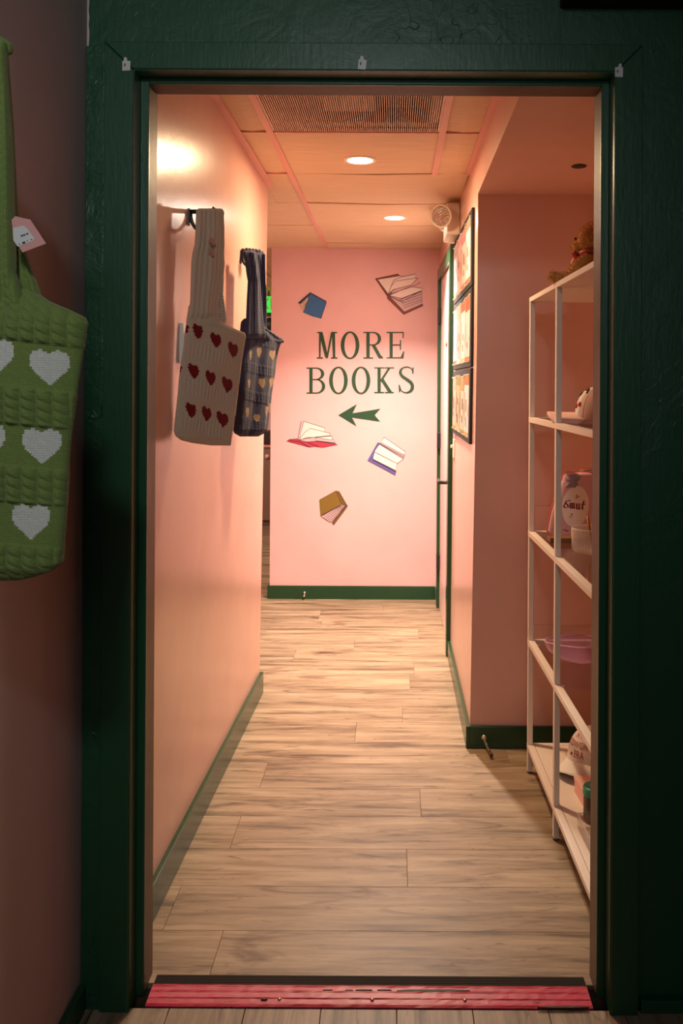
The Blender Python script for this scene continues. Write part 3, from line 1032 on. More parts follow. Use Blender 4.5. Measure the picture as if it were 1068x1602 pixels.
for r, (z0, z1) in enumerate(ZB):
    bd = wall_box(3.535, 4.43, z0, z1, 0.0, 0.0125).build('pin_board', BLACK_MATT, None, bevel=0.002)
    tag(bd, f'black felt pin board holding printed cards, {names[r]} one of three on the pink wall', 'board', 'pin boards on the corridor wall')
    for c in range(4):
        y0 = 3.572 + c * 0.212; y1 = y0 + 0.200
        ca, cb = cardcols[r][c]
        root = empty('printed_card', (xr(y0, z0) - 0.0125, (y0 + y1) / 2, z0 + 0.02),
                     label=f'printed card {descs[r][c]}, {["nearest the wall corner", "second from wall corner", "third from wall corner", "nearest the door casing"][c]} on the {names[r]} board',
                     cat='card', group='printed cards on the pin boards')
        za, zb = z0 + 0.022, z1 - 0.024 - 0.006 * (c % 2)
        wall_box(y0, y1, za, zb, 0.0126, 0.0138).build('card_sheet', simple('card_paper', lin(int(ca[0] * .80), int(ca[1] * .81), int(ca[2] * .86)), 0.6), root, world=True)
        m = MB()
        hcol = simple('card_header', lin(*[int(v * .84) for v in headcols[r][c]]), 0.6)
        hh = 0.045 + 0.02 * ((r + c) % 2)
        b = wall_box(y0 + 0.003, y1 - 0.003, zb - hh, zb - 0.003, 0.0139, 0.0144); m.add(b.v, b.f, 0)
        rnd = random.Random(r * 10 + c)
        ym = y0 + rnd.uniform(0.05, 0.10)
        for (a_, b_, zz, hh_) in ((ym, ym + rnd.uniform(0.03, 0.06), za + 0.16, rnd.uniform(0.03, 0.06)), (ym + 0.01, ym + 0.05, za + 0.085, rnd.uniform(0.02, 0.045)),
                                  (y1 - 0.03, y1 - 0.012, za + 0.19, 0.12), (y0 + 0.02, y0 + 0.035, za + 0.14, 0.05)):
            b = wall_box(a_, b_, zz - hh_, zz, 0.0139, 0.0143); m.add(b.v, b.f, 1)
        b = wall_box(y0 + 0.003, y1 - 0.003, za + 0.003, za + 0.022, 0.0139, 0.0144); m.add(b.v, b.f, 2)
        m.build('print', [hcol, simple('card_ink', lin(*[int(v * .72) for v in cb]), 0.6), simple('card_foot', lin(*[int(v * .92) for v in headcols[r][(c + 1) % 4]]), 0.6)], root, world=True)
        for (yy, zz) in ((y0 + 0.008, zb - 0.004), (y1 - 0.008, zb - 0.004), (y0 + 0.008, za + 0.004), (y1 - 0.008, za + 0.004)):
            MB().lathe([(0, 0.005), (0.003, 0.0045), (0.0042, 0.002), (0.002, 0)], (xr(yy, zz) - 0.0142, yy, zz), 10, axis=(-1, 0, 0)).build('pin', PIN, root, world=True)

# ------------------------------------------------------------------ emergency light
el = empty('emergency_light', (0.31, 4.1, 2.22), label='cream twin-head emergency light high on the pink corridor wall', cat='emergency light')
wall_box(4.22, 4.46, 2.178, 2.338, 0.0, 0.065).build('battery_case', CREAM, el, world=True, bevel=0.006)
LENS = NT('ribbed_lens')
LENS.b.inputs['Base Color'].default_value = (0.75, 0.68, 0.62, 1)
LENS.b.inputs['Roughness'].default_value = 0.12
LENS.b.inputs['Metallic'].default_value = 0.9
_v = LENS.coords()
_w = LENS.n.new('ShaderNodeTexWave'); _w.inputs['Scale'].default_value = 40; _w.wave_type = 'RINGS'; _w.inputs['Distortion'].default_value = 3.0; LENS.link(_v, _w.inputs['Vector'])
LENS.bump(_w.outputs['Fac'], 1.0, 0.01)


def head(c, ax, par):
    body = MB().lathe([(0, -0.045), (0.022, -0.044), (0.040, -0.030), (0.054, -0.006), (0.057, 0.004), (0.0555, 0.008), (0.050, 0.008), (0.049, 0.004)], c, 36, axis=ax).build('lamp_head', CREAM, par, world=True)
    l = MB().lathe([(0.050, 0.003), (0.040, 0.008), (0.020, 0.011), (0, 0.012)], c, 36, axis=ax).build('lens', LENS.mat, body)
    l.data.transform(par.matrix_basis.inverted())
    return body


hcen = P(690, 338, 4.17)
head(hcen, (-0.42, -0.88, -0.22), el)
MB().tube([hcen + Vector((0.02, 0.04, 0.01)), (0.27, 4.28, 2.27)], 0.012, 10).build('swivel', CREAM, el, world=True)
h2 = P(685, 349, 4.50)
head(h2, (-0.75, 0.25, -0.60), el)
MB().tube([h2 + Vector((0.03, -0.02, 0.03)), (0.27, 4.40, 2.27)], 0.012, 10).build('swivel', CREAM, el, world=True)

# ------------------------------------------------------------------ door stops on baseboards
ds = empty('spring_door_stop', (0.31, 3.40, 0.05), label='bent spring door stop on the dark baseboard by the wall corner', cat='door stop')
a = P(757, 1154, 3.405); b = P(766, 1176, 3.33)
MB().lathe([(0.011, 0), (0.011, 0.003), (0.005, 0.007), (0, 0.007)], a, 14, axis=(0, -1, 0)).build('base', BRASS, ds, world=True)
pts = []
for k in range(90):
    t = k / 89; c = a.lerp(b, t); c.z -= 0.012 * math.sin(t * PI) * 0.4
    ang = t * 2 * PI * 11
    pts.append(c + Vector((math.cos(ang) * 0.0042, 0, math.sin(ang) * 0.0042)))
MB().tube(pts, 0.0013, 5).build('spring', simple('spring_steel', (0.45, 0.42, 0.34, 1), 0.3, 1.0), ds, world=True)
e_ = b + (b - a).normalized() * 0.022
MB().tube([b, e_], [0.006, 0.0075], 12).build('rubber_tip', simple('brown_rubber', (0.10, 0.03, 0.02, 1), 0.6), ds, world=True)
ds2 = empty('spring_door_stop', tuple(P(476, 930, 5.76)), label='small metal door stop on the green baseboard of the far wall', cat='door stop')
a = P(476, 928, 5.763)
MB().lathe([(0.013, 0), (0.013, 0.004), (0.006, 0.01), (0.005, 0.03), (0.008, 0.032), (0.008, 0.042), (0, 0.043)], a, 14, axis=(0.05, -1, -0.25)).build('stop_body', simple('nickel', (0.7, 0.66, 0.6, 1), 0.3, 1.0), ds2, world=True)


# ------------------------------------------------------------------ knitted bags
def interp(rows, y):
    if y <= rows[0][0]: return rows[0][1], rows[0][2]
    for a, b in zip(rows, rows[1:]):
        if y <= b[0]:
            t = (y - a[0]) / (b[0] - a[0])
            return a[1] + (b[1] - a[1]) * t, a[2] + (b[2] - a[2]) * t
    return rows[-1][1], rows[-1][2]


class Sheet:
    """a soft closed shape: every row has a left and right edge on a vertical plane and bulges to both sides"""
    def __init__(self, rows, p0, d, thick, disp=None, tilt=0.0, top_open=False, expo=0.5, off=0.0):
        self.rows, self.p0 = rows, p0
        L = math.hypot(*d); self.d = (d[0] / L, d[1] / L)
        n = Vector((self.d[1], -self.d[0], 0))
        if n.y > 0: n = -n
        self.n = n; self.t = thick; self.disp = disp; self.expo = expo; self.off = off; self.top = 0.03
        self.y0, self.y1 = rows[0][0], rows[-1][0]

    def edge(self, u, v):
        y = self.y0 + (self.y1 - self.y0) * v
        l, r = interp(self.rows, y)
        return l + (r - l) * u, y

    def pt(self, u, v, side):
        px, py = self.edge(u, v)
        s = max(0.0, 4 * u * (1 - u)) ** self.expo
        vv = min(1.0, (1 - v) / 0.06 + 0.0, v / self.top + 0.02)
        s *= math.sqrt(max(0.0, min(1.0, vv)))
        q = Pline(px, py, self.p0, self.d)
        h = self.t * s + self.off * side
        if self.disp: h += self.disp(px, py, u, v, side) * (0.3 + 0.7 * s)
        return q + self.n * h * side

    def front(self, px, py, lift=0.002):
        l, r = interp(self.rows, py)
        u = (px - l) / (r - l); v = (py - self.y0) / (self.y1 - self.y0)
        return self.pt(u, v, 1) + self.n * lift

    def build(self, name, mats, par, nu, nv, mask=None):
        m = MB(); vs = []
        ring = [(i / nu, 1) for i in range(nu + 1)] + [((nu - i) / nu, -1) for i in range(1, nu)]
        R = len(ring)
        for j in range(nv + 1):
            for (u, s) in ring: vs.append(self.pt(u, j / nv, s))
        fs, mi = [], []
        for j in range(nv):
            for k in range(R):
                l = (k + 1) % R
                fs.append((j * R + k, j * R + l, (j + 1) * R + l, (j + 1) * R + k))
                if mask:
                    u = (ring[k][0] + ring[l][0]) / 2 if l else ring[k][0]
                    px, py = self.edge(u, (j + 0.5) / nv)
                    mi.append(mask(px, py, ring[k][1]))
                else: mi.append(0)
        b0 = len(vs)
        fs.append(tuple(range(R))); mi.append(0)
        fs.append(tuple(nv * R + k for k in range(R - 1, -1, -1))); mi.append(0)
        m.add(vs, fs, 0, True)
        m.m = mi
        return m.build(name, mats, par, world=True)


def heart_mask(hearts, q=1.0):
    """hearts: (cx, cy, half width, half height, shear); quantised to knit stitches of q pixels"""
    def f(px, py, side):
        if side < 0: return 0
        for (cx, cy, w, h, sh) in hearts:
            if abs(px - cx) > w * 1.4 or abs(py - cy) > h * 1.8: continue
            X = px - cx; Yv = py - cy - sh * X
            X = (math.floor(X / q) + 0.5) * q; Yv = (math.floor(Yv / q) + 0.5) * q
            x = X / w; y = -Yv / h
            if (x * x) * 0.80 + (0.92 * y + 0.12 - math.sqrt(abs(x)) * 0.62) ** 2 * 0.95 < 0.72: return 1
        return 0
    return f


def cable(pitch, twist, amp, bands, tilt=0.0, conv=None):
    """ribbed cable relief, plain between the given bands; amp in metres"""
    def f(px, py, u, v, side):
        yy = py - tilt * px
        a = 0.10
        for (b0, b1) in bands:
            e = twist * 0.35
            a = max(a, min(1.0, (yy - b0) / e, (b1 - yy) / e))
        x = (px / pitch) if conv is None else conv(u) / pitch
        fr = (x % 1.0)
        c = math.sin(PI * fr) ** 0.6
        tw = abs(math.sin(PI * (yy / twist - fr * 0.55))) ** 0.6
        return amp * a * (0.6 * c + 0.6 * c * tw)
    return f


def merge_disp(*fs):
    return lambda *a: sum(f(*a) for f in fs)


GRN_K = knit('green_knit', (0.17, 0.225, 0.062, 1), scale=300)
WHT_K = knit('white_knit', (0.62, 0.60, 0.56, 1), scale=300)
BEI_K = knit('beige_knit', (0.58, 0.44, 0.33, 1), scale=300)
RED_K = knit('dark_red_knit', (0.20, 0.008, 0.012, 1), scale=300)
NAV_K = knit('navy_knit', (0.042, 0.048, 0.100, 1), scale=300)
TAN_K = knit('tan_heart_knit', (0.36, 0.25, 0.15, 1), scale=300)

# --- green bag on the mauve wall (plane faces the camera)
gb = empty('knitted_bag', (-0.60, 1.20, 0.9), label='green cable-knit shoulder bag with white hearts on the mauve wall', cat='bag', group='knitted heart bags')
g0 = (-0.55, 1.20); gd = (1.0, 0.03)
bands = [(420, 532), (598, 660), (720, 780), (841, 940)]
body = Sheet([(452, -108, 44), (464, -110, 62), (474, -111, 84), (484, -112, 108), (497, -112, 134), (506, -112, 138), (530, -113, 134), (580, -113, 126), (640, -114, 117), (700, -115, 110),
              (760, -115, 106), (820, -115, 103), (862, -114, 99), (880, -110, 97), (892, -102, 84), (902, -85, 55), (908, -60, 28)], g0, gd, 0.030,
             merge_disp(cable(22.5, 15, 0.0088, bands, 0.12), lambda px, py, u, v, s: 0.004 * math.sin(px * 0.03 + py * 0.012)), expo=0.45)
body.top = 0.14
gh = []
for row_ in (((87, 578), (10, 562), (-66, 548)), ((74, 699), (-4, 690), (-80, 680)), ((58, 815), (-16, 808), (-90, 800))):
    for k, (cx, cy) in enumerate(row_): gh.append((cx, cy, 29.5, 25, 0.05))
body.build('bag_body', [GRN_K, WHT_K], gb, 210, 340, heart_mask(gh, 3.0))
fold = lambda A, F, ph=0: (lambda px, py, u, v, s: A * math.sin(u * F * 2 * PI + ph + 0.004 * py))
st = Sheet([(66, -52, 6), (72, -55, 16), (90, -54, 15), (140, -52, 17), (220, -50, 22), (300, -48, 25), (380, -48, 27), (430, -55, 30), (480, -70, 46), (500, -80, 60)], g0, gd, 0.016,
           merge_disp(cable(14, 15, 0.0045, [(0, 2000)]), fold(0.005, 3.2)), expo=0.4, off=0.010)
st.build('shoulder_strap', GRN_K, gb, 70, 260)
st2 = Sheet([(70, -40, 2), (80, -44, 12), (200, -30, 20), (330, -10, 26), (390, 2, 38), (430, 8, 52), (462, 10, 64), (480, 12, 90)], (-0.55, 1.225), gd, 0.012,
            merge_disp(cable(12, 12, 0.0026, [(0, 2000)]), fold(0.004, 2)), expo=0.4)
st2.build('shoulder_strap', GRN_K, gb, 50, 200)
hl = MB().tube([P(-60, 74, 1.20), P(-30, 68, 1.2), P(0, 70, 1.2), P(12, 76, 1.2), P(16, 84, 1.2)], [0.010, 0.013, 0.012, 0.010, 0.004], 14).build('strap_fold', GRN_K, gb, world=True)
# hook of the green bag
hk = empty('wall_hook', (-0.714, 1.20, P(0, 60, 1.2).z), label='black iron hook carrying the green bag on the mauve wall', cat='hook', group='black iron bag hooks')
zt = P(-30, 78, 1.2).z
MB().tube([(-0.712, 1.20, zt - 0.004), (-0.60, 1.20, zt), (-0.555, 1.20, zt), (-0.545, 1.20, zt + 0.01)], 0.005, 8).build('arm', BLACK, hk, world=True)
MB().box(-0.7139, -0.709, 1.19, 1.21, zt - 0.09, zt + 0.02).build('back_plate', BLACK, hk, world=True)
# price tag
TAGP = simple('pink_tag_card', (0.66, 0.30, 0.29, 1), 0.6); TAGW = simple('tag_sticker', (0.62, 0.60, 0.60, 1), 0.5)


def ptag(par, pxpts, Y, sticker, marks):
    t = MB()
    t.prism(pxpts, lambda p: P(p[0], p[1], Y), lambda p: P(p[0], p[1], Y) + Vector((0, 0.0008, 0)))
    o = t.build('price_tag', TAGP, par, world=True, label='pink price tag with white sticker')
    t = MB()
    t.prism(sticker, lambda p: P(p[0], p[1], Y) + Vector((0, -0.0005, 0)), lambda p: P(p[0], p[1], Y))
    for q in marks: t.prism(q, lambda p: P(p[0], p[1], Y) + Vector((0, -0.0008, 0)), lambda p: P(p[0], p[1], Y), 1)
    s = t.build('sticker', [TAGW, simple('tag_ink', (0.03, 0.03, 0.03, 1), 0.6)], o)
    s.data.transform(par.matrix_basis.inverted())


def sq(cx, cy, w, h, a=-0.33):
    c, s = math.cos(a), math.sin(a)
    return [(cx + x * c - y * s, cy + x * s + y * c) for x, y in ((-w, -h), (w, -h), (w, h), (-w, h))]


ptag(gb, [(18, 344), (24, 338), (44, 343), (47, 343), (72, 381), (35, 395), (22, 372)], 1.168,
     [(20, 357), (36, 353), (42, 357), (54, 373), (52, 377), (28, 386), (21, 376)],
     [sq(34.5, 369, 1.6, 1.4), sq(38, 368, 1.3, 1.4), sq(41, 366.5, 1.0, 0.9), sq(43.5, 365.8, 1.0, 1.4), sq(31, 382, 0.8, 0.8), sq(37.5, 379.8, 2.4, 1.6), sq(43, 377, 0.8, 0.6), sq(49.5, 375, 1.0, 0.8)])


# --- beige bag on the corridor wall
bb = empty('knitted_bag', (-0.50, 2.38, 1.2), label='beige knitted shoulder bag with dark red hearts on the corridor wall', cat='bag', group='knitted heart bags')
b0 = (-0.562, 2.44); bdv = (0.8, 1.0)
rows = [(478, 295, 338), (486, 294.3, 338.5), (495, 293, 341), (502, 292, 346), (508, 291.5, 354), (515, 290.3, 369), (521, 289.4, 383), (526, 288.8, 384.8), (540, 287.5, 382.5), (562, 283.8, 379),
        (592, 280, 375), (628, 277, 370.4), (660, 273.8, 366), (674, 272.5, 363.8), (682, 275, 362.6), (689, 284, 361.7), (693, 300, 361.4), (697, 330, 360.8)]
bands = [(200, 415), (472, 483), (500, 505)]
rib = lambda px, py, u, v, s: 0.0008 * math.sin(u * 2 * PI * 17) * (0.0 if 21 < ((py - 0.28 * px) % 57) < 51 else 1.4)
body = Sheet(rows, b0, bdv, 0.018, merge_disp(rib, lambda px, py, u, v, s: 0.0030 * math.sin(u * 7 + py * 0.03)), expo=0.5)
body.top = 0.16
bh = []
for row_ in (((305.3, 521), (331, 534.7), (359, 550)), ((298.2, 583), (322.3, 593.7), (350.6, 604)), ((293, 644), (317.3, 649.3), (342.8, 658))):
    for k, (cx, cy) in enumerate(row_): bh.append((cx, cy, (7.6, 8.2, 9.8)[k], 11.0, 0.42))
bh += [(374, 612, 3, 9, 0.2), (366, 662, 3, 9, 0.2), (290.6, 515.5, 2.2, 7, 0.1), (281, 578, 2.2, 6, 0.1)]
body.build('bag_body', [BEI_K, RED_K], bb, 110, 210, heart_mask(bh, 1.3))
st = Sheet([(326.5, 308, 344), (329, 305.5, 347), (334, 305.2, 348.5), (338, 305, 347.6), (358, 304.6, 348.5), (382, 303, 348.8), (397, 299.3, 348.2), (413, 297.3, 349), (437, 296.7, 347), (460, 296, 342), (480, 294.9, 339.5), (500, 292.5, 343)],
           b0, bdv, 0.012, merge_disp(lambda px, py, u, v, s: 0.0011 * math.sin(u * 2 * PI * 7 + 0.01 * py), fold(0.003, 1.5, 1.0)), expo=0.4, off=0.006)
st.build('shoulder_strap', BEI_K, bb, 90, 140)
st = Sheet([(330, 318, 347.5), (345, 322, 349.5), (375, 326, 349.6), (405, 330, 349), (437, 332, 349.4), (460, 333, 348), (480, 334, 351), (498, 335, 353.5), (508, 336, 352), (514, 345, 358)], (-0.555, 2.46), bdv, 0.010,
           lambda px, py, u, v, s: 0.0022 * math.sin(u * 2 * PI * 4) + 0.0018 * math.sin(py * 1.4), expo=0.4)
st.build('shoulder_strap', BEI_K, bb, 50, 160)
m = MB()
pz = lambda x, y: st_front(x, y)
stf = Sheet([(326, 305, 348), (500, 296, 343)], b0, bdv, 0.012, off=0.0155)
emb = simple('blush_thread', lin(196, 140, 120), 0.8); embg = simple('sage_thread', lin(110, 120, 95), 0.8)
for (cx, cy, w_, h_, mi) in ((320.5, 378, 3.2, 4.6, 0), (323.5, 382.5, 3, 3, 0), (321.5, 387, 1.6, 3.2, 1), (320, 394, 2.6, 5.5, 0), (322, 399, 1.8, 4, 0)):
    poly = [(cx + w_ * math.cos(a * PI / 6), cy + h_ * math.sin(a * PI / 6)) for a in range(12)]
    m.prism(poly, lambda p: stf.front(p[0], p[1], 0.0035), lambda p: stf.front(p[0], p[1], -0.002), mi)
m.build('embroidery', [emb, embg], bb, world=True, label='small blush floral motif')


def iron_hook(px_w, py_t, py_b, Y, reach, label):
    """arm leaving the wall with a curved brace below it"""
    wz = P(px_w, py_t, Y).z; wb = P(px_w, py_b, Y).z
    xw = xl(Y, wz)
    h = empty('wall_hook', (xw, Y, wz), label=label, cat='hook', group='black iron bag hooks')
    MB().tube([(xw - 0.001, Y, wz), (xw + reach * 0.5, Y, wz), (xw + reach, Y, wz), (xw + reach + 0.008, Y, wz + 0.012)], 0.0065, 8).build('arm', BLACK, h, world=True)
    pts = [(xw + 0.005 + reach * 0.75 * math.sin(t * PI / 2) ** 1.6, Y, wz - (wz - wb) * 1.15 * math.sin(t * PI) ** 0.8 if False else wz - (wz - wb) * (math.sin(t * PI) ** 0.7)) for t in [k / 16 for k in range(17)]]
    MB().tube(pts, 0.0055, 8).build('brace', BLACK, h, world=True)
    MB().box(xw - 0.001, xw + 0.004, Y - 0.008, Y + 0.008, wz - 0.04, wz + 0.008).build('back_plate', BLACK, h, world=True)
    return h


iron_hook(293, 331, 360, 2.485, 0.066, 'black iron hook carrying the beige bag on the corridor wall')
iron_hook(377, 396, 416, 3.32, 0.060, 'black iron hook carrying the navy bag on the corridor wall')

# --- white control plate behind the beige bag
th_ = empty('wall_thermostat', (xl(2.44, 1.55), 2.44, 1.56), label='small white control plate on the corridor wall behind the beige bag', cat='thermostat')
za, zb = P(282, 568, 2.43).z, P(282, 505, 2.43).z
m = MB()
m.obox((xl(2.45, 1.56) + 0.005, 2.465, (za + zb) / 2), (0.006, 0, 0), (0, 0.04, 0), (0, 0, (zb - za) / 2))
m.build('plate', simple('white_plate_plastic', (0.85, 0.80, 0.76, 1), 0.4), th_, world=True, bevel=0.0015)
MB().obox((xl(2.45, 1.56) + 0.0125, 2.465, (za + zb) / 2), (0.002, 0, 0), (0, 0.028, 0), (0, 0, 0.03)).build('dial_cover', CREAM, th_, world=True, bevel=0.001)

# --- navy bag
nb_ = empty('knitted_bag', (-0.47, 3.35, 1.2), label='navy blue knitted shoulder bag with tan hearts on the corridor wall', cat='bag', group='knitted heart bags')
n0 = (-0.47, 3.35); nd = (0.4, 1.0)
rows = [(498, 383, 402), (508, 380, 410), (514, 379, 416), (520, 378, 424), (527, 377.4, 433), (533, 377, 441.5), (537, 376.6, 439.5), (545, 376, 435.6), (562, 374.8, 432), (580, 374, 430), (600, 373, 427), (616, 372, 424.5),
        (640, 370.6, 422), (660, 369, 419.5), (672, 367.5, 417), (678, 369, 413), (683, 376, 404)]
pleat = lambda px, py, u, v, s: 0.0075 * math.sin(u * 2 * PI * 1.7 + 0.9) * (0.6 + 0.4 * v) + 0.0015 * math.sin(u * 2 * PI * 4.3 + py * 0.01)
body = Sheet(rows, n0, nd, 0.022, merge_disp(pleat, cable(3.9, 5.0, 0.0015, [(380, 443), (470, 488), (514, 532), (558, 590)], 0.25)), expo=0.45)
nh = [(418.9, 556.6, 7.6, 7.2, -0.05), (399, 552.6, 3.6, 8, -0.05), (385.2, 556.5, 2.4, 8, 0.0), (419.5, 599.6, 7.4, 7.6, -0.05), (401.5, 601, 3.8, 8, 0), (383, 601, 2.4, 7, 0),
      (409.5, 645.5, 5.2, 8.6, 0), (418.5, 640, 3.2, 7.5, 0), (380.5, 646, 3.0, 8, 0), (394, 655, 3.4, 6, 0)]
body.build('bag_body', [NAV_K, TAN_K], nb_, 120, 230, heart_mask(nh, 0.9))
for (rw, off_, dd) in (([(392, 377, 392), (396, 374.8, 396), (410, 379, 397), (440, 383.5, 400), (470, 382, 402), (500, 380.5, 405), (530, 379, 410)], 0.014, (-0.465, 3.34)),
                       ([(396, 394, 403), (410, 393.5, 402), (440, 396, 401.5), (480, 399, 404), (510, 401, 409), (525, 402, 414)], 0.004, (-0.46, 3.36)),
                       ([(395, 402, 408), (400, 401, 411), (420, 404, 409), (450, 405, 411), (480, 404, 413), (512, 402, 414), (524, 400, 418)], 0.004, (-0.455, 3.385))):
    s_ = Sheet(rw, dd, nd, 0.013, merge_disp(cable(3.0, 4.4, 0.0016, [(0, 2000)]), fold(0.0035, 1.6, off_ * 100)), expo=0.4, off=off_)
    s_.build('shoulder_strap', NAV_K, nb_, 40, 130)
kn = [P(376, 397, 3.33), P(382, 393, 3.33), P(390, 393, 3.34), P(398, 394, 3.35), P(406, 395.5, 3.36), P(410, 400, 3.37)]
kp = [Vector(t) for t in spline([tuple(k) for k in kn], 6)]
MB().tube(kp, [0.008 + 0.006 * abs(math.sin(i * 0.9)) for i in range(len(kp))], 12).build('strap_fold', NAV_K, nb_, world=True)
rimp = [Vector(t) for t in spline([tuple(Pline(x, y, (n0[0] + 0.02, n0[1]), nd)) for x, y in ((404, 516), (412, 514), (424, 522), (434, 529), (441, 534), (432, 533), (420, 531), (408, 524))], 6)]
MB().tube(rimp, [0.007 + 0.0015 * math.sin(i * 1.9) for i in range(len(rimp))], 10).build('rim', NAV_K, nb_, world=True)
ptag(nb_, [(401.5, 457), (403, 455), (407, 456), (408.5, 471), (402.5, 472)], 3.22, [(402.8, 461), (407, 461), (407.6, 468.5), (403.2, 469)], [sq(405, 466, 0.9, 0.5, 0)])

# ------------------------------------------------------------------ white shelf unit
SA = math.radians(1.1)
su = empty('shelf_unit', (0.504, 3.187, 0), SA, label='tall white metal shelf unit with glass shelves in the recess', cat='shelf')
SR = su.matrix_basis = Matrix.Translation((0.504, 3.187, 0)) @ Matrix.Rotation(SA, 4, 'Z')
DEP, LEN = 0.36, 0.985
SH = [0.108, 0.495, 0.899, 1.322, 1.768]
for yy in (0.0, -0.469, -LEN + 0.02):
    for xx in (0.0, DEP - 0.018):
        o = MB().box(xx, xx + 0.0178, yy, yy + 0.021, 0.008, 1.7505).build('post', WHITE, su, bevel=0.001)
        MB().lathe([(0.010, 0), (0.0105, 0.004), (0.007, 0.0085)], (xx + 0.009, yy + 0.0105, 0), 12).build('foot', simple('grey_plastic_foot', (0.10, 0.09, 0.08, 1), 0.6), su)
for z in SH[:4]:
    for xx in (-0.0008, DEP - 0.0222):
        MB().box(xx, xx + 0.023, -LEN + 0.02, 0.0205, z - 0.0185, z).build('rail', WHITE, su, bevel=0.001)
    for yy in (-0.0008, -LEN + 0.02):
        MB().box(0.0225, DEP - 0.0225, yy, yy + 0.020, z - 0.018, z - 0.0004).build('rail', WHITE, su, bevel=0.001)
for z in SH[1:4]:
    MB().box(0.0235, DEP - 0.0235, -LEN + 0.0405, -0.0025, z - 0.0065, z - 0.0012).build('glass_shelf', GLASS, su)
    for yy in (-0.03, -0.46, -0.50, -LEN + 0.07):
        MB().box(0.0225, 0.034, yy - 0.006, yy + 0.006, z - 0.010, z - 0.0067).build('shelf_clip', WHITE, su)
MB().box(0.024, DEP - 0.0235, -LEN + 0.041, -0.003, SH[0] - 0.010, SH[0] - 0.0005).build('bottom_panel', WHITE, su, bevel=0.0008)
m = MB()
m.box(-0.0005, DEP, -LEN + 0.02, 0.0215, 1.751, 1.768)
m.build('top_panel', WHITE, su, bevel=0.001)


# ------------------------------------------------------------------ teddy bear (voxel-joined body with fur tufts)
def ico(bm, c, r, rot=None, sub=3):
    M = Matrix.Translation(c)
    if rot is not None: M = M @ rot.to_matrix().to_4x4()
    M = M @ Matrix.Diagonal((*r, 1))
    bmesh.ops.create_icosphere(bm, subdivisions=sub, radius=1, matrix=M)


be_loc = Vector((0.640, 2.735, 1.768))
face = Vector((-0.76, 0.65, 0)).normalized()
sidev = Vector((face.y, -face.x, 0))
UPZ = Vector((0, 0, 1))
be = empty('plush_bear', be_loc, label='fuzzy golden brown plush bear sitting on the top shelf', cat='plush toy')
L_ = lambda f, s, u: face * f + sidev * s + UPZ * u
qrot = Matrix((sidev, face, UPZ)).transposed().to_quaternion()
bm = bmesh.new()
ico(bm, L_(0, 0, 0.050), (0.055, 0.045, 0.052), qrot)
ico(bm, L_(0.008, 0, 0.140), (0.056, 0.050, 0.052), qrot)
ico(bm, L_(0.050, 0, 0.120), (0.034, 0.034, 0.026), qrot)
for s in (-1, 1):
    ico(bm, L_(-0.030, 0.046 * s, 0.180), (0.022, 0.012, 0.022), qrot)
    for t in range(6):
        k = t / 5
        ico(bm, L_(0.01 + 0.055 * k, (0.046 + 0.008 * math.sin(k * PI)) * s, 0.072 - 0.05 * k), (0.018, 0.018, 0.018), None, 2)
    for t in range(7):
        k = t / 6
        ico(bm, L_(0.03 + 0.075 * k, (0.032 + 0.028 * k) * s, 0.020 - 0.003 * k), (0.019, 0.019, 0.0185), None, 2)
    ico(bm, L_(0.118, 0.062 * s, 0.021), (0.018, 0.013, 0.020), qrot)
me = bpy.data.meshes.new('tmp'); bm.to_mesh(me); bm.free()
tmp = bpy.data.objects.new('tmp', me); COL.objects.link(tmp)
rm = tmp.modifiers.new('r', 'REMESH'); rm.mode = 'VOXEL'; rm.voxel_size = 0.0035; rm.use_smooth_shade = True
sm = tmp.modifiers.new('s', 'SMOOTH'); sm.iterations = 6
dg = bpy.context.evaluated_depsgraph_get()
bme = bpy.data.meshes.new_from_object(tmp.evaluated_get(dg))
bpy.data.objects.remove(tmp, do_unlink=True)
FUR = NT('golden_plush_fur')
_v = FUR.coords(); _n = FUR.noise(_v, 90, 4)
_r = FUR.ramp(_n, [(0.3, (0.50, 0.20, 0.045, 1)), (0.7, (0.85, 0.44, 0.12, 1))])
FUR.link(_r.outputs[0], FUR.b.inputs['Base Color']); FUR.b.inputs['Roughness'].default_value = 0.95; FUR.b.inputs['Sheen Weight'].default_value = 0.3
bme.materials.clear(); bme.materials.append(FUR.mat)
bo = bpy.data.objects.new('bear_body', bme); COL.objects.link(bo); bo.parent = be
rf = random.Random(3)
tuft = MB()
for pl_ in bme.polygons:
    for _ in range(2):
        if rf.random() > 0.75: continue
        c = pl_.center + Vector((rf.uniform(-1, 1), rf.uniform(-1, 1), rf.uniform(-1, 1))) * 0.002
        n_ = (pl_.normal + Vector((rf.uniform(-1, 1), rf.uniform(-1, 1), rf.uniform(-1.2, 0.6))) * 0.75).normalized()
        if c.z < 0.004: continue
        t_ = n_.cross(Vector((rf.uniform(-1, 1), rf.uniform(-1, 1), rf.uniform(-1, 1)))).normalized() * 0.0009
        tuft.add([c + t_, c - t_, c + n_ * rf.uniform(0.004, 0.0075)], [(0, 1, 2)])
o = tuft.build('fur', FUR.mat, be, fix=False); o['kind'] = 'stuff'
EYE_M = simple('black_bead', (0.01, 0.01, 0.01, 1), 0.15)
for s in (-1, 1):
    m = MB(); m.lathe([(0, 0.006), (0.0045, 0.003), (0.0055, 0), (0, -0.003)], L_(0.056, 0.028 * s, 0.143), 12, axis=tuple(face + sidev * 0.6 * s))
    m.build('eye', EYE_M, be)
MB().lathe([(0, 0.006), (0.007, 0.003), (0.008, 0), (0, -0.003)], L_(0.085, 0, 0.126), 12, axis=tuple(face)).build('nose', simple('brown_nose', (0.12, 0.03, 0.01, 1), 0.5), be)
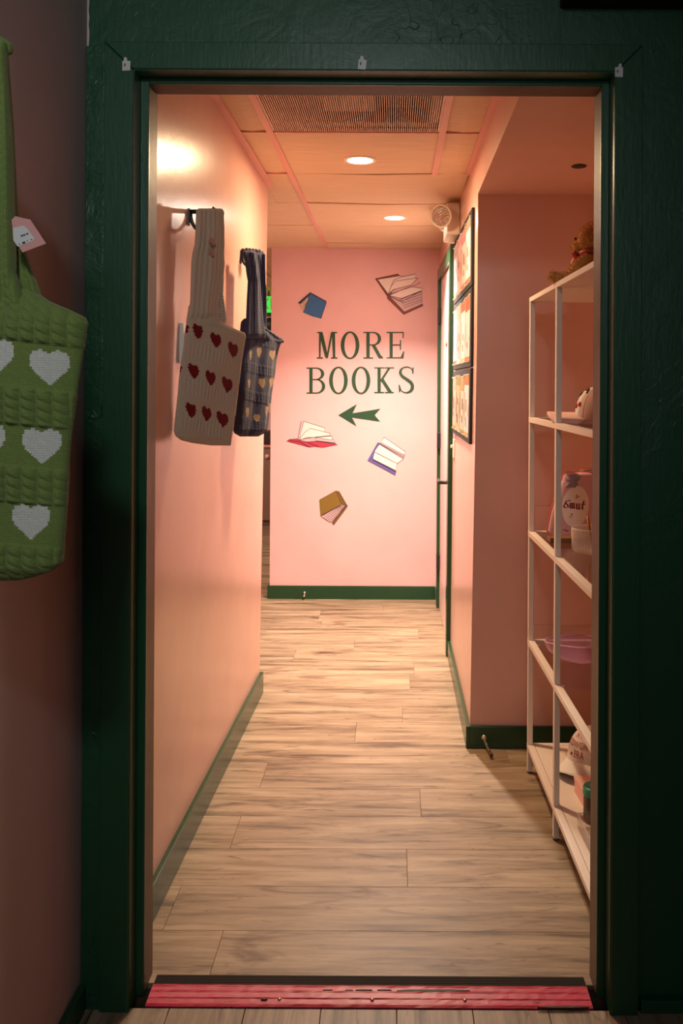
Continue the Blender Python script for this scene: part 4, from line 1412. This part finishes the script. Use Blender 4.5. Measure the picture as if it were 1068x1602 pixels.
rb = simple('red_ribbon', lin(190, 60, 50), 0.6); rb2 = simple('pale_pink_ribbon', lin(245, 170, 150), 0.6)
m = MB()
m.tube([L_(0.004 + 0.044 * math.cos(a), 0.046 * math.sin(a), 0.096) for a in [2 * PI * k / 24 for k in range(24)]], 0.0065, 8, closed=True)
for s in (-1, 1):
    m.tube([L_(0.050, 0, 0.092), L_(0.062, 0.020 * s, 0.100), L_(0.062, 0.034 * s, 0.092), L_(0.060, 0.022 * s, 0.084), L_(0.050, 0, 0.090)], [0.004, 0.007, 0.008, 0.007, 0.004], 8)
bw = m.build('ribbon_bow', rb, be, label='red neck ribbon with pale tails')
m = MB()
for s in (-1, 1): m.tube([L_(0.054, 0, 0.090), L_(0.068, 0.012 * s, 0.078), L_(0.074, 0.020 * s, 0.066)], [0.004, 0.008, 0.006], 8)
m.build('ribbon_tails', rb2, be)


# ------------------------------------------------------------------ text helper (flat outline letters mapped onto surfaces)
def text_tris(s, size=1.0):
    cu = bpy.data.curves.new('t', 'FONT'); cu.body = s; cu.size = size; cu.align_x = 'CENTER'; cu.align_y = 'CENTER'; cu.resolution_u = 2
    ob = bpy.data.objects.new('t', cu); COL.objects.link(ob)
    me_ = bpy.data.meshes.new_from_object(ob.evaluated_get(bpy.context.evaluated_depsgraph_get()))
    vs = [v.co.copy() for v in me_.vertices]; fs = [list(p_.vertices) for p_ in me_.polygons]
    bpy.data.objects.remove(ob, do_unlink=True)
    return vs, fs


# ------------------------------------------------------------------ caps
def cap(loc, fdir, label, crown_mat, brim_top, brim_under, prints, lift=0.0, rx=0.083, ry=0.098, h=0.115, brim=0.078, crown_tilt=0.0):
    f = Vector(fdir).normalized(); s = Vector((f.y, -f.x, 0))
    t = empty('baseball_cap', loc, label=label, cat='cap', group='baseball caps on the shelf')
    X = lambda a, b, c: f * a + s * b + UPZ * c

    def crown(th_, k):       # th angle round from front, k 0 rim .. 1 top
        r = math.cos(k * PI / 2) ** 0.75
        z = h * math.sin(k * PI / 2) ** 1.0
        fr = max(0, math.cos(th_))
        z += 0.010 * fr * math.sin(k * PI)
        # front rises steeper
        return X(ry * r * math.cos(th_) * (1 + 0.04 * fr * math.sin(k * PI)), rx * r * math.sin(th_), z + lift)
    m = MB(); vs = []; n, kk = 48, 14
    for j in range(kk + 1):
        for i in range(n): vs.append(crown(2 * PI * i / n, j / kk * 0.985))
    fs = [(j * n + i, j * n + (i + 1) % n, (j + 1) * n + (i + 1) % n, (j + 1) * n + i) for j in range(kk) for i in range(n)]
    fs.append(tuple(kk * n + i for i in range(n)))
    m.add(vs, fs, 0, True)
    for j_, f_ in enumerate(m.f):
        i_ = j_ % n
        if j_ < kk * n and (i_ < n / 7 or i_ >= n - n / 7): m.m[j_] = 1
    o = m.build('crown', crown_mat, t)
    sdf = o.modifiers.new('s', 'SOLIDIFY'); sdf.thickness = 0.002; sdf.offset = -1
    MB().lathe([(0, 0.006), (0.006, 0.004), (0.008, 0)], X(0, 0, h + lift - 0.002), 14).build('button', crown_mat[0], t)
    # seams
    m = MB()
    for a in (0.0, PI / 3, -PI / 3, PI, 2 * PI / 3, -2 * PI / 3):
        m.tube([crown(a, k / 12 * 0.98) for k in range(13)], 0.0009, 5)
    m.tube([crown(2 * PI * i / 48, 0.03) for i in range(48)], 0.0012, 5, closed=True)
    m.build('seams', crown_mat[0], t)
    # brim
    m = MB(); vt, vb = [], []
    na, nr = 26, 8
    for i in range(na + 1):
        a = math.radians(-72 + 144 * i / na)
        for j in range(nr + 1):
            q = j / nr
            reach = brim * (math.cos(a * 0.95) ** 0.55 if abs(a) < 1.5 else 0)
            p0 = (ry * math.cos(a), rx * math.sin(a))
            x = p0[0] + reach * q; y_ = p0[1] * (1 + 0.05 * q)
            droop = -0.030 * (abs(y_) / rx) ** 2 * q + 0.004 * q
            z = 0.034 * (1 - q * 0.1) + droop - 0.020 * (abs(y_) / rx) ** 2
            vt.append(X(x, y_, max(z, 0.0035) + lift)); vb.append(X(x, y_, max(z, 0.0035) - 0.003 + lift))
    q_ = lambda i, j: i * (nr + 1) + j
    N_ = len(vt)
    ft = [(q_(i, j), q_(i + 1, j), q_(i + 1, j + 1), q_(i, j + 1)) for i in range(na) for j in range(nr)]
    m.add(vt + vb, ft, 0, True)
    m.f += [[N_ + a for a in reversed(f_)] for f_ in ft]; m.m += [1] * len(ft); m.s += [True] * len(ft)
    for i in range(na):
        m.f.append([q_(i, nr), q_(i + 1, nr), N_ + q_(i + 1, nr), N_ + q_(i, nr)]); m.m.append(0); m.s.append(True)
    for j in range(nr):
        for e in (0, na):
            m.f.append([q_(e, j), q_(e, j + 1), N_ + q_(e, j + 1), N_ + q_(e, j)]); m.m.append(0); m.s.append(False)
    m.build('brim', [brim_top, brim_under], t)
    # prints on the crown front
    for (s_, size, th0, k0, mt) in prints:
        mm = MB()
        if isinstance(s_, str):
            vs_, fs_ = text_tris(s_, size)
            # subdivide positions onto the crown
            pts_ = []
            for v_ in vs_:
                pc = crown(th0 - v_.x / 0.088, min(0.95, k0 + v_.y / 0.15))
                cc = X(0, 0, lift + 0.02)
                pts_.append(pc + (pc - cc).normalized() * 0.0022)
            mm.add(pts_, fs_)
        else:
            pts_ = [crown(th0 + a * size / 0.088, min(0.95, k0 + b * size / 0.15)) for a, b in s_]
            cc = X(0, 0, lift + 0.02)
            mm.tube([q + (q - cc).normalized() * 0.0015 for q in pts_], 0.0022, 6)
        mm.build('print', mt, t, fix=False)
    return t


REDP = simple('red_print', lin(205, 50, 45), 0.6); BLKP = simple('black_print', (0.02, 0.018, 0.02, 1), 0.6)
PKC = knit('pink_cap_cotton', lin(240, 190, 178), 0.9, 500); CRC = knit('cream_cap_front', lin(250, 232, 224), 0.9, 500); TANC = knit('tan_cap_lining', lin(190, 150, 115), 0.9, 500)
HEART = [(0, -1), (-0.9, 0.2), (-0.5, 0.8), (0, 0.3), (0.5, 0.8), (0.9, 0.2), (0, -1)]
su_t = lambda z: z
cap((0.668, 2.71, SH[3] - 0.001), (-0.82, 0.57, 0), 'pink cap with cream front, red and black print on the second shelf from the top',
    [PKC, CRC], PKC, TANC,
    [(HEART, 0.005, -0.55, 0.28, REDP), (HEART, 0.005, -0.32, 0.30, REDP), (HEART, 0.0055, -0.78, 0.32, REDP), ([(-1, 0), (-0.3, 0.8), (0.6, 0.6), (0.2, -0.2), (1, -0.6)], 0.011, -0.35, 0.50, BLKP),
     ([(-1, -0.6), (-0.5, 0.5), (0.2, 0.8), (1, 0.1)], 0.014, -0.72, 0.62, BLKP), ([(-1, 0), (1, 0.4)], 0.008, -0.5, 0.70, BLKP)], lift=0.0, brim=0.098)
WHC = knit('white_cap_cotton', lin(250, 234, 226), 0.9, 500); RSTP = simple('rust_print', lin(170, 60, 40), 0.6)
cap((0.708, 3.035, SH[0]), (-0.62, -0.78, 0), 'white cap with rust red lettering on the bottom shelf',
    [WHC, WHC], WHC, simple('grey_cap_lining', (0.35, 0.28, 0.24, 1), 0.9),
    [('IN MY', 0.026, 0.22, 0.60, RSTP), ('COWGIRL', 0.027, 0.22, 0.42, RSTP), ('ERA', 0.025, 0.10, 0.26, RSTP), (HEART, 0.003, 0.50, 0.24, REDP)], h=0.125, rx=0.086, brim=0.10)


# ------------------------------------------------------------------ plush pouches
def pouch(ox, oy, p0, label, with_word):
    rows_ = [(739, 887, 921), (741, 883, 926), (745, 880.5, 929), (752, 878, 931), (764, 873.5, 935), (780, 867.5, 940), (800, 861.5, 946), (820, 857, 951), (830, 855.5, 952), (835, 858, 950), (838, 864, 944)]
    rows_ = [(a + oy, b + ox, c + ox) for a, b, c in rows_]
    PKP = knit('pink_pouch_fabric', lin(238, 186, 192), 0.85, 500)
    t = empty('plush_pouch', tuple(Pline(903 + ox, 838 + oy, p0, (1, -0.12))), label=label, cat='pouch', group='plush pouches on the middle glass shelf')
    sh = Sheet(rows_, p0, (1, -0.12), 0.022, expo=0.5)
    sh.build('pouch_body', [PKP], t, 40, 60)
    rim_ = [Pline(b, a, p0, (1, -0.12)) for a, b, c in rows_] + [Pline(c, a, p0, (1, -0.12)) for a, b, c in reversed(rows_)]
    MB().tube([tuple(q) for q in rim_], 0.0028, 8, closed=True).build('piping', simple('coral_piping', lin(230, 95, 80), 0.6), t, world=True)
    # oval label
    oc = (899 + ox, 791 + oy); m = MB()
    def ov(a, r): return (oc[0] + 21 * r * math.cos(a) + 0 * r, oc[1] + 32 * r * math.sin(a) - 3.0 * r * math.cos(a))
    rr, nn = 8, 40
    vs = [sh.front(*oc, 0.0016)]
    for j in range(1, rr + 1):
        for i in range(nn): vs.append(sh.front(*ov(2 * PI * i / nn, j / rr), 0.0016))
    fs = [(0, 1 + i, 1 + (i + 1) % nn) for i in range(nn)]
    for j in range(rr - 1):
        for i in range(nn): fs.append((1 + j * nn + i, 1 + j * nn + (i + 1) % nn, 1 + (j + 1) * nn + (i + 1) % nn, 1 + (j + 1) * nn + i))
    m.add(vs, fs, 0, True)
    lab = m.build('oval_label', simple('cream_label', lin(252, 236, 224), 0.7), t, world=True, label='cream oval label reading Smut')
    WORD = simple('dark_red_word', lin(140, 22, 18), 0.6); ORN = simple('orange_ornament', lin(200, 85, 45), 0.6)

    def pen(mm, pts, w=1.5, ang=0.9, mat=0, lift=0.0024):
        c_, s_ = math.cos(-ang) * w, math.sin(-ang) * w
        for a, b in zip(pts, pts[1:]):
            K = 3
            for k in range(K):
                a_ = [a[0] + (b[0] - a[0]) * k / K, a[1] + (b[1] - a[1]) * k / K]; b_ = [a[0] + (b[0] - a[0]) * (k + 1) / K, a[1] + (b[1] - a[1]) * (k + 1) / K]
                quad = [(a_[0] - c_, a_[1] - s_), (b_[0] - c_, b_[1] - s_), (b_[0] + c_, b_[1] + s_), (a_[0] + c_, a_[1] + s_)]
                mm.add([sh.front(x_ + ox, y_ + oy, lift) for x_, y_ in quad], [(0, 1, 2, 3)], mat)
    m = MB()
    # crop coordinates of the word: scale 9.15, origin (850,725)
    C = lambda pts: [(850 + a / 9.15, 725 + b / 9.15) for a, b in pts]
    pen(m, C([(372, 528), (350, 512), (322, 524), (306, 552), (322, 572), (344, 590), (340, 618), (312, 628), (286, 610), (284, 590)]), 1.3, 0.3)
    pen(m, C([(286, 590), (300, 560), (330, 525)]), 0.9, 0.1)
    for xx in (376, 402, 428): pen(m, C([(xx, 556), (xx - 4, 600), (xx + 4, 634)]), 1.25, 0.2)
    pen(m, C([(368, 564), (380, 552), (402, 566), (412, 552), (430, 566)]), 0.9, 0.9)
    for xx in (466, 502): pen(m, C([(xx, 560), (xx - 4, 610), (xx + 6, 642)]), 1.25, 0.2)
    pen(m, C([(456, 572), (468, 556)]), 0.8, 0.9); pen(m, C([(462, 640), (480, 632), (500, 644), (512, 634)]), 0.9, 0.9)
    pen(m, C([(572, 520), (556, 560), (544, 610), (548, 648), (562, 642)]), 1.35, 0.2)
    pen(m, C([(534, 578), (560, 570), (592, 572)]), 0.9, 1.2)
    w_ = m.build('word', WORD, lab, fix=False); w_.data.transform(t.matrix_basis.inverted())
    m = MB()
    pen(m, C([(458, 440), (470, 458), (455, 478), (478, 484), (496, 468), (482, 452), (508, 440)]), 1.0, 0.5)
    pen(m, C([(358, 720), (380, 708), (404, 722), (384, 740), (358, 752), (404, 752)]), 1.0, 0.5)
    w_ = m.build('ornament', ORN, lab, fix=False); w_.data.transform(t.matrix_basis.inverted())
    # grey-lilac stopper
    m = MB()
    st_ = [(888, 741.5), (893, 739), (902, 738.5), (907, 743), (906, 749), (902, 753), (903, 757), (899, 761.5), (884, 762.5), (883, 759), (888, 753.5), (884, 751), (882, 746)]
    vs = [sh.front(894 + ox, 750 + oy, 0.012)]
    K = len(st_)
    for r_, lf in ((0.75, 0.011), (1.0, 0.0015)):
        for x_, y_ in st_:
            vs.append(sh.front(894 + ox + (x_ - 894) * r_, max(739.6, 750 + (y_ - 750) * r_) + oy, lf))
    fs = [(0, 1 + i, 1 + (i + 1) % K) for i in range(K)] + [(1 + i, 1 + (i + 1) % K, 1 + K + (i + 1) % K, 1 + K + i) for i in range(K)]
    m.add(vs, fs, 0, True)
    sp = m.build('stopper', knit('lilac_grey_felt', lin(165, 150, 165), 0.9, 500), t, world=True, label='lilac grey stopper patch')
    m = MB(); pen(m, [(888, 755.5), (896, 754.8)], 0.5, 0.0, 0, 0.012)
    w_ = m.build('gold_band', simple('gold_thread', lin(220, 170, 110), 0.4), t, fix=False); w_.data.transform(t.matrix_basis.inverted())
    m = MB()
    pen(m, C([(276, 935), (300, 940), (318, 950), (345, 955)]), 0.8, 0.9)
    w_ = m.build('bottom_lettering', WORD, t, fix=False); w_.data.transform(t.matrix_basis.inverted())


pouch(0, 0, (0.60, 3.10), 'pink plush potion-bottle pouch with a full cream oval reading Smut', True)
pouch(26, -6, (0.74, 3.155), 'pink plush pouch partly hidden behind the one reading Smut', False)

# wooden tray under the pouch front
m = MB(); a = P(863, 850, 2.93)
wt = MB().box(-0.055, 0.055, -0.03, 0.03, 0, 0.018).build('wooden_block', simple('brown_wood_block', lin(115, 75, 40), 0.5), bevel=0.003)
wt.location = (0.594, 2.985, SH[2] - 0.001); tag(wt, 'small brown wooden block in front of the pink Smut pouch', 'wood block')

# ribbed glass bowl
RIBG = simple('ribbed_glass', (0.85, 0.74, 0.68, 1), 0.08)
RIBG.node_tree.nodes['Principled BSDF'].inputs['Alpha'].default_value = 0.30
t = empty('ribbed_glass_bowl', (0.652, 2.815, SH[2] - 0.001), label='clear ribbed glass bowl on the middle glass shelf', cat='bowl')
MB().lathe([(0, 0.006), (0.050, 0.006), (0.058, 0.012), (0.062, 0.074), (0.0645, 0.0765), (0.067, 0.074), (0.064, 0.008), (0.056, 0.0), (0, 0.0)], (0, 0, 0), 240, rib=0.0017, nrib=44).build('glass_wall', RIBG, t)
MB().tube([(0.0645 * math.cos(2 * PI * k / 60), 0.0645 * math.sin(2 * PI * k / 60), 0.0765) for k in range(60)], 0.0015, 6, closed=True).build('rim', simple('bright_glass_edge', (0.75, 0.60, 0.52, 1), 0.1), t)
gs = MB().tube([(0.66, 2.84, SH[2] + 0.008), (0.645, 2.855, SH[2] + 0.108)], [0.0035, 0.0045], 10).build('gold_stick', simple('gold_stick', lin(150, 95, 45), 0.35, 0.5))
tag(gs, 'small gold stick standing up out of the ribbed glass bowl', 'stick')

# purple translucent bowl
PUR = NT('purple_translucent_plastic')
PUR.b.inputs['Base Color'].default_value = (0.80, 0.45, 0.66, 1)
PUR.b.inputs['Roughness'].default_value = 0.15
PUR.b.inputs['Transmission Weight'].default_value = 0.35
PUR.b.inputs['Alpha'].default_value = 0.62
m = MB(); vs = []; na, nr = 64, 14
for side in (0, 1):
    for j in range(nr + 1):
        q = j / nr
        for i in range(na):
            a_ = 2 * PI * i / na
            pt_ = abs(math.cos(a_)) ** 6
            R_q = 0.093 + 0.030 * pt_
            r_ = (0.030 + (R_q - 0.030) * math.sin(q * PI / 2) ** 0.9) if q > 0.12 else 0.030 * q / 0.12
            z_ = 0.070 * (1 - math.cos(q * PI / 2)) ** 0.8 * (1 + 0.0 * pt_)
            if side: r_ *= 0.975; z_ += 0.0022
            vs.append((r_ * math.cos(a_), r_ * math.sin(a_) * 0.82, z_))
N_ = (nr + 1) * na
fs = []
for sd in (0, 1):
    for j in range(nr):
        for i in range(na):
            f_ = (sd * N_ + j * na + i, sd * N_ + j * na + (i + 1) % na, sd * N_ + (j + 1) * na + (i + 1) % na, sd * N_ + (j + 1) * na + i)
            fs.append(f_ if sd else tuple(reversed(f_)))
for i in range(na): fs.append((nr * na + i, nr * na + (i + 1) % na, N_ + nr * na + (i + 1) % na, N_ + nr * na + i))
m.add(vs, fs, 0, True)
m.tube([vs[nr * na + i] for i in range(na)], 0.0014, 6, 1, closed=True)
pb = m.build('purple_bowl', [PUR.mat, simple('pink_rim_edge', (0.85, 0.50, 0.58, 1), 0.2)])
pb.location = (0.645, 2.95, SH[1] - 0.001); pb.rotation_euler = (0, 0, math.radians(178))
tag(pb, 'translucent purple bowl with pointed rim on the lower glass shelf', 'bowl')

# pink box, teal-lidded jar and clear tray on the bottom shelf
bx = empty('pink_box', (0.678, 2.77, SH[0]), math.radians(4), label='small pink cardboard box beside the white cap on the bottom shelf', cat='box')
PKB = simple('pink_cardboard', lin(235, 180, 168), 0.6)
MB().box(-0.075, 0.075, -0.062, 0.055, 0.0, 0.038).build('box_body', PKB, bx, bevel=0.001)
MB().box(-0.0765, 0.0765, -0.0635, 0.0565, 0.0385, 0.053).build('lid', PKB, bx, bevel=0.001)
jr = empty('jar', (0.622, 2.635, SH[0]), label='dark glass jar with teal lid on the bottom shelf', cat='jar')
MB().lathe([(0, 0.001), (0.030, 0.001), (0.034, 0.006), (0.034, 0.070), (0.029, 0.080), (0, 0.080)], (0, 0, 0), 32).build('jar_body', simple('smoky_jar', lin(95, 80, 78), 0.25), jr)
MB().lathe([(0.0345, 0.080), (0.0355, 0.083), (0.0355, 0.102), (0.033, 0.106), (0, 0.106)], (0, 0, 0), 32).build('lid', simple('teal_lid', lin(60, 165, 140), 0.4), jr)
MB().lathe([(0.014, 0.1065), (0.014, 0.107), (0, 0.107)], (0, 0, 0), 20).build('lid_sticker', simple('pale_lid_sticker', lin(230, 210, 190), 0.5), jr)
ab = empty('acrylic_tray', (0.64, 2.45, SH[0]), math.radians(2), label='clear acrylic tray at the near end of the bottom shelf', cat='tray')
m = MB()
m.box(-0.075, 0.075, -0.15, 0.15, 0.0005, 0.0035)
for (a, b, c, d) in ((-0.075, -0.072, -0.15, 0.15), (0.072, 0.075, -0.15, 0.15), (-0.072, 0.072, -0.15, -0.147), (-0.072, 0.072, 0.147, 0.15)):
    m.box(a, b, c, d, 0.0036, 0.042)
m.build('tray_body', CLEAR, ab)
m = MB()
e2 = [(-0.0735, -0.1485), (0.0735, -0.1485), (0.0735, 0.1485), (-0.0735, 0.1485)]
m.tube([(x_, y_, 0.042) for x_, y_ in e2], 0.0012, 6, closed=True)
m.build('polished_edge', simple('bright_acrylic_edge', (0.85, 0.75, 0.68, 1), 0.1), ab)

# ------------------------------------------------------------------ things seen through the gap on the left, in the room behind
ct = empty('wooden_counter', (-1.75, 8.78, 0), label='grey brown wooden counter standing against the back wall beyond the corridor', cat='counter')
CW = simple('grey_brown_laminate', lin(135, 105, 92), 0.5)
MB().box(-0.65, 0.75, -0.07, 0.165, 0.06, 0.80).build('cabinet_body', CW, ct)
MB().box(-0.62, 0.72, -0.05, 0.165, 0.0, 0.06).build('plinth', simple('plinth_brown', lin(100, 75, 68), 0.6), ct)
MB().box(-0.67, 0.77, -0.09, 0.165, 0.80, 0.825).build('worktop', simple('pink_worktop', lin(220, 150, 140), 0.5), ct)
MB().lathe([(0.010, 0), (0.022, 0.01), (0.024, 0.018), (0, 0.022)], (P(418, 714, 8.7).x + 1.75, -0.07, P(418, 714, 8.7).z), 16, axis=(0, -1, 0)).build('knob', simple('pink_knob', lin(240, 190, 175), 0.4), ct)
bx2 = MB().box(-0.35, 0.35, -0.08, 0.08, 0, 0.14).build('black_case', simple('black_brown_case', lin(40, 25, 20), 0.5), bevel=0.01)
bx2.location = (-1.45, 8.80, 0.825); tag(bx2, 'black brown case standing on the counter in the room beyond', 'case')
ex = empty('exit_sign', (-1.27, 8.4, 2.2), label='green lit exit sign hanging beyond the corridor, seen through the left gap', cat='exit sign')
zt_, zb_ = P(418, 463.5, 8.4).z, P(418, 489, 8.4).z
ec = P(420, 476, 8.4).x
MB().box(ec - 0.16, ec + 0.16, 8.40, 8.42, zb_, zt_).build('sign_panel', simple('green_lit_panel', (0.02, 0.6, 0.05, 1), 0.4, emit=(0.03, 0.80, 0.05, 1), estr=0.9), ex, world=True)
vs_, fs_ = text_tris('EXIT', 0.17)
m = MB(); m.add([(ec - 0.015 + v_.x * 0.78, 8.398, (zt_ + zb_) / 2 + v_.y * 0.95) for v_ in vs_], fs_)
m.build('sign_letters', simple('pale_letters', (0.55, 0.45, 0.45, 1), 0.5), ex, world=True, fix=False)
MB().box(ec - 0.17, ec + 0.17, 8.39, 8.43, zb_ - 0.036, zb_ - 0.001).build('sign_base', BLACK, ex, world=True)
MB().tube([(ec, 8.41, zt_), (ec, 8.41, CEIL - 0.002)], 0.006, 8).build('stem', BLACK, ex, world=True)
cl = MB().lathe([(0.0, 0.03), (0.055, 0.03), (0.065, 0.02), (0.07, 0.0)], (0, 0, 0), 28, axis=(0, -1, 0)).build('round_wall_object', BLACK)  # plain round black object on the back wall, its use unknown
pc = P(422, 507, 8.93); cl.location = (pc.x, 8.948, pc.z)
tag(cl, 'round black fitting on the pink back wall under the exit sign', 'wall fitting')
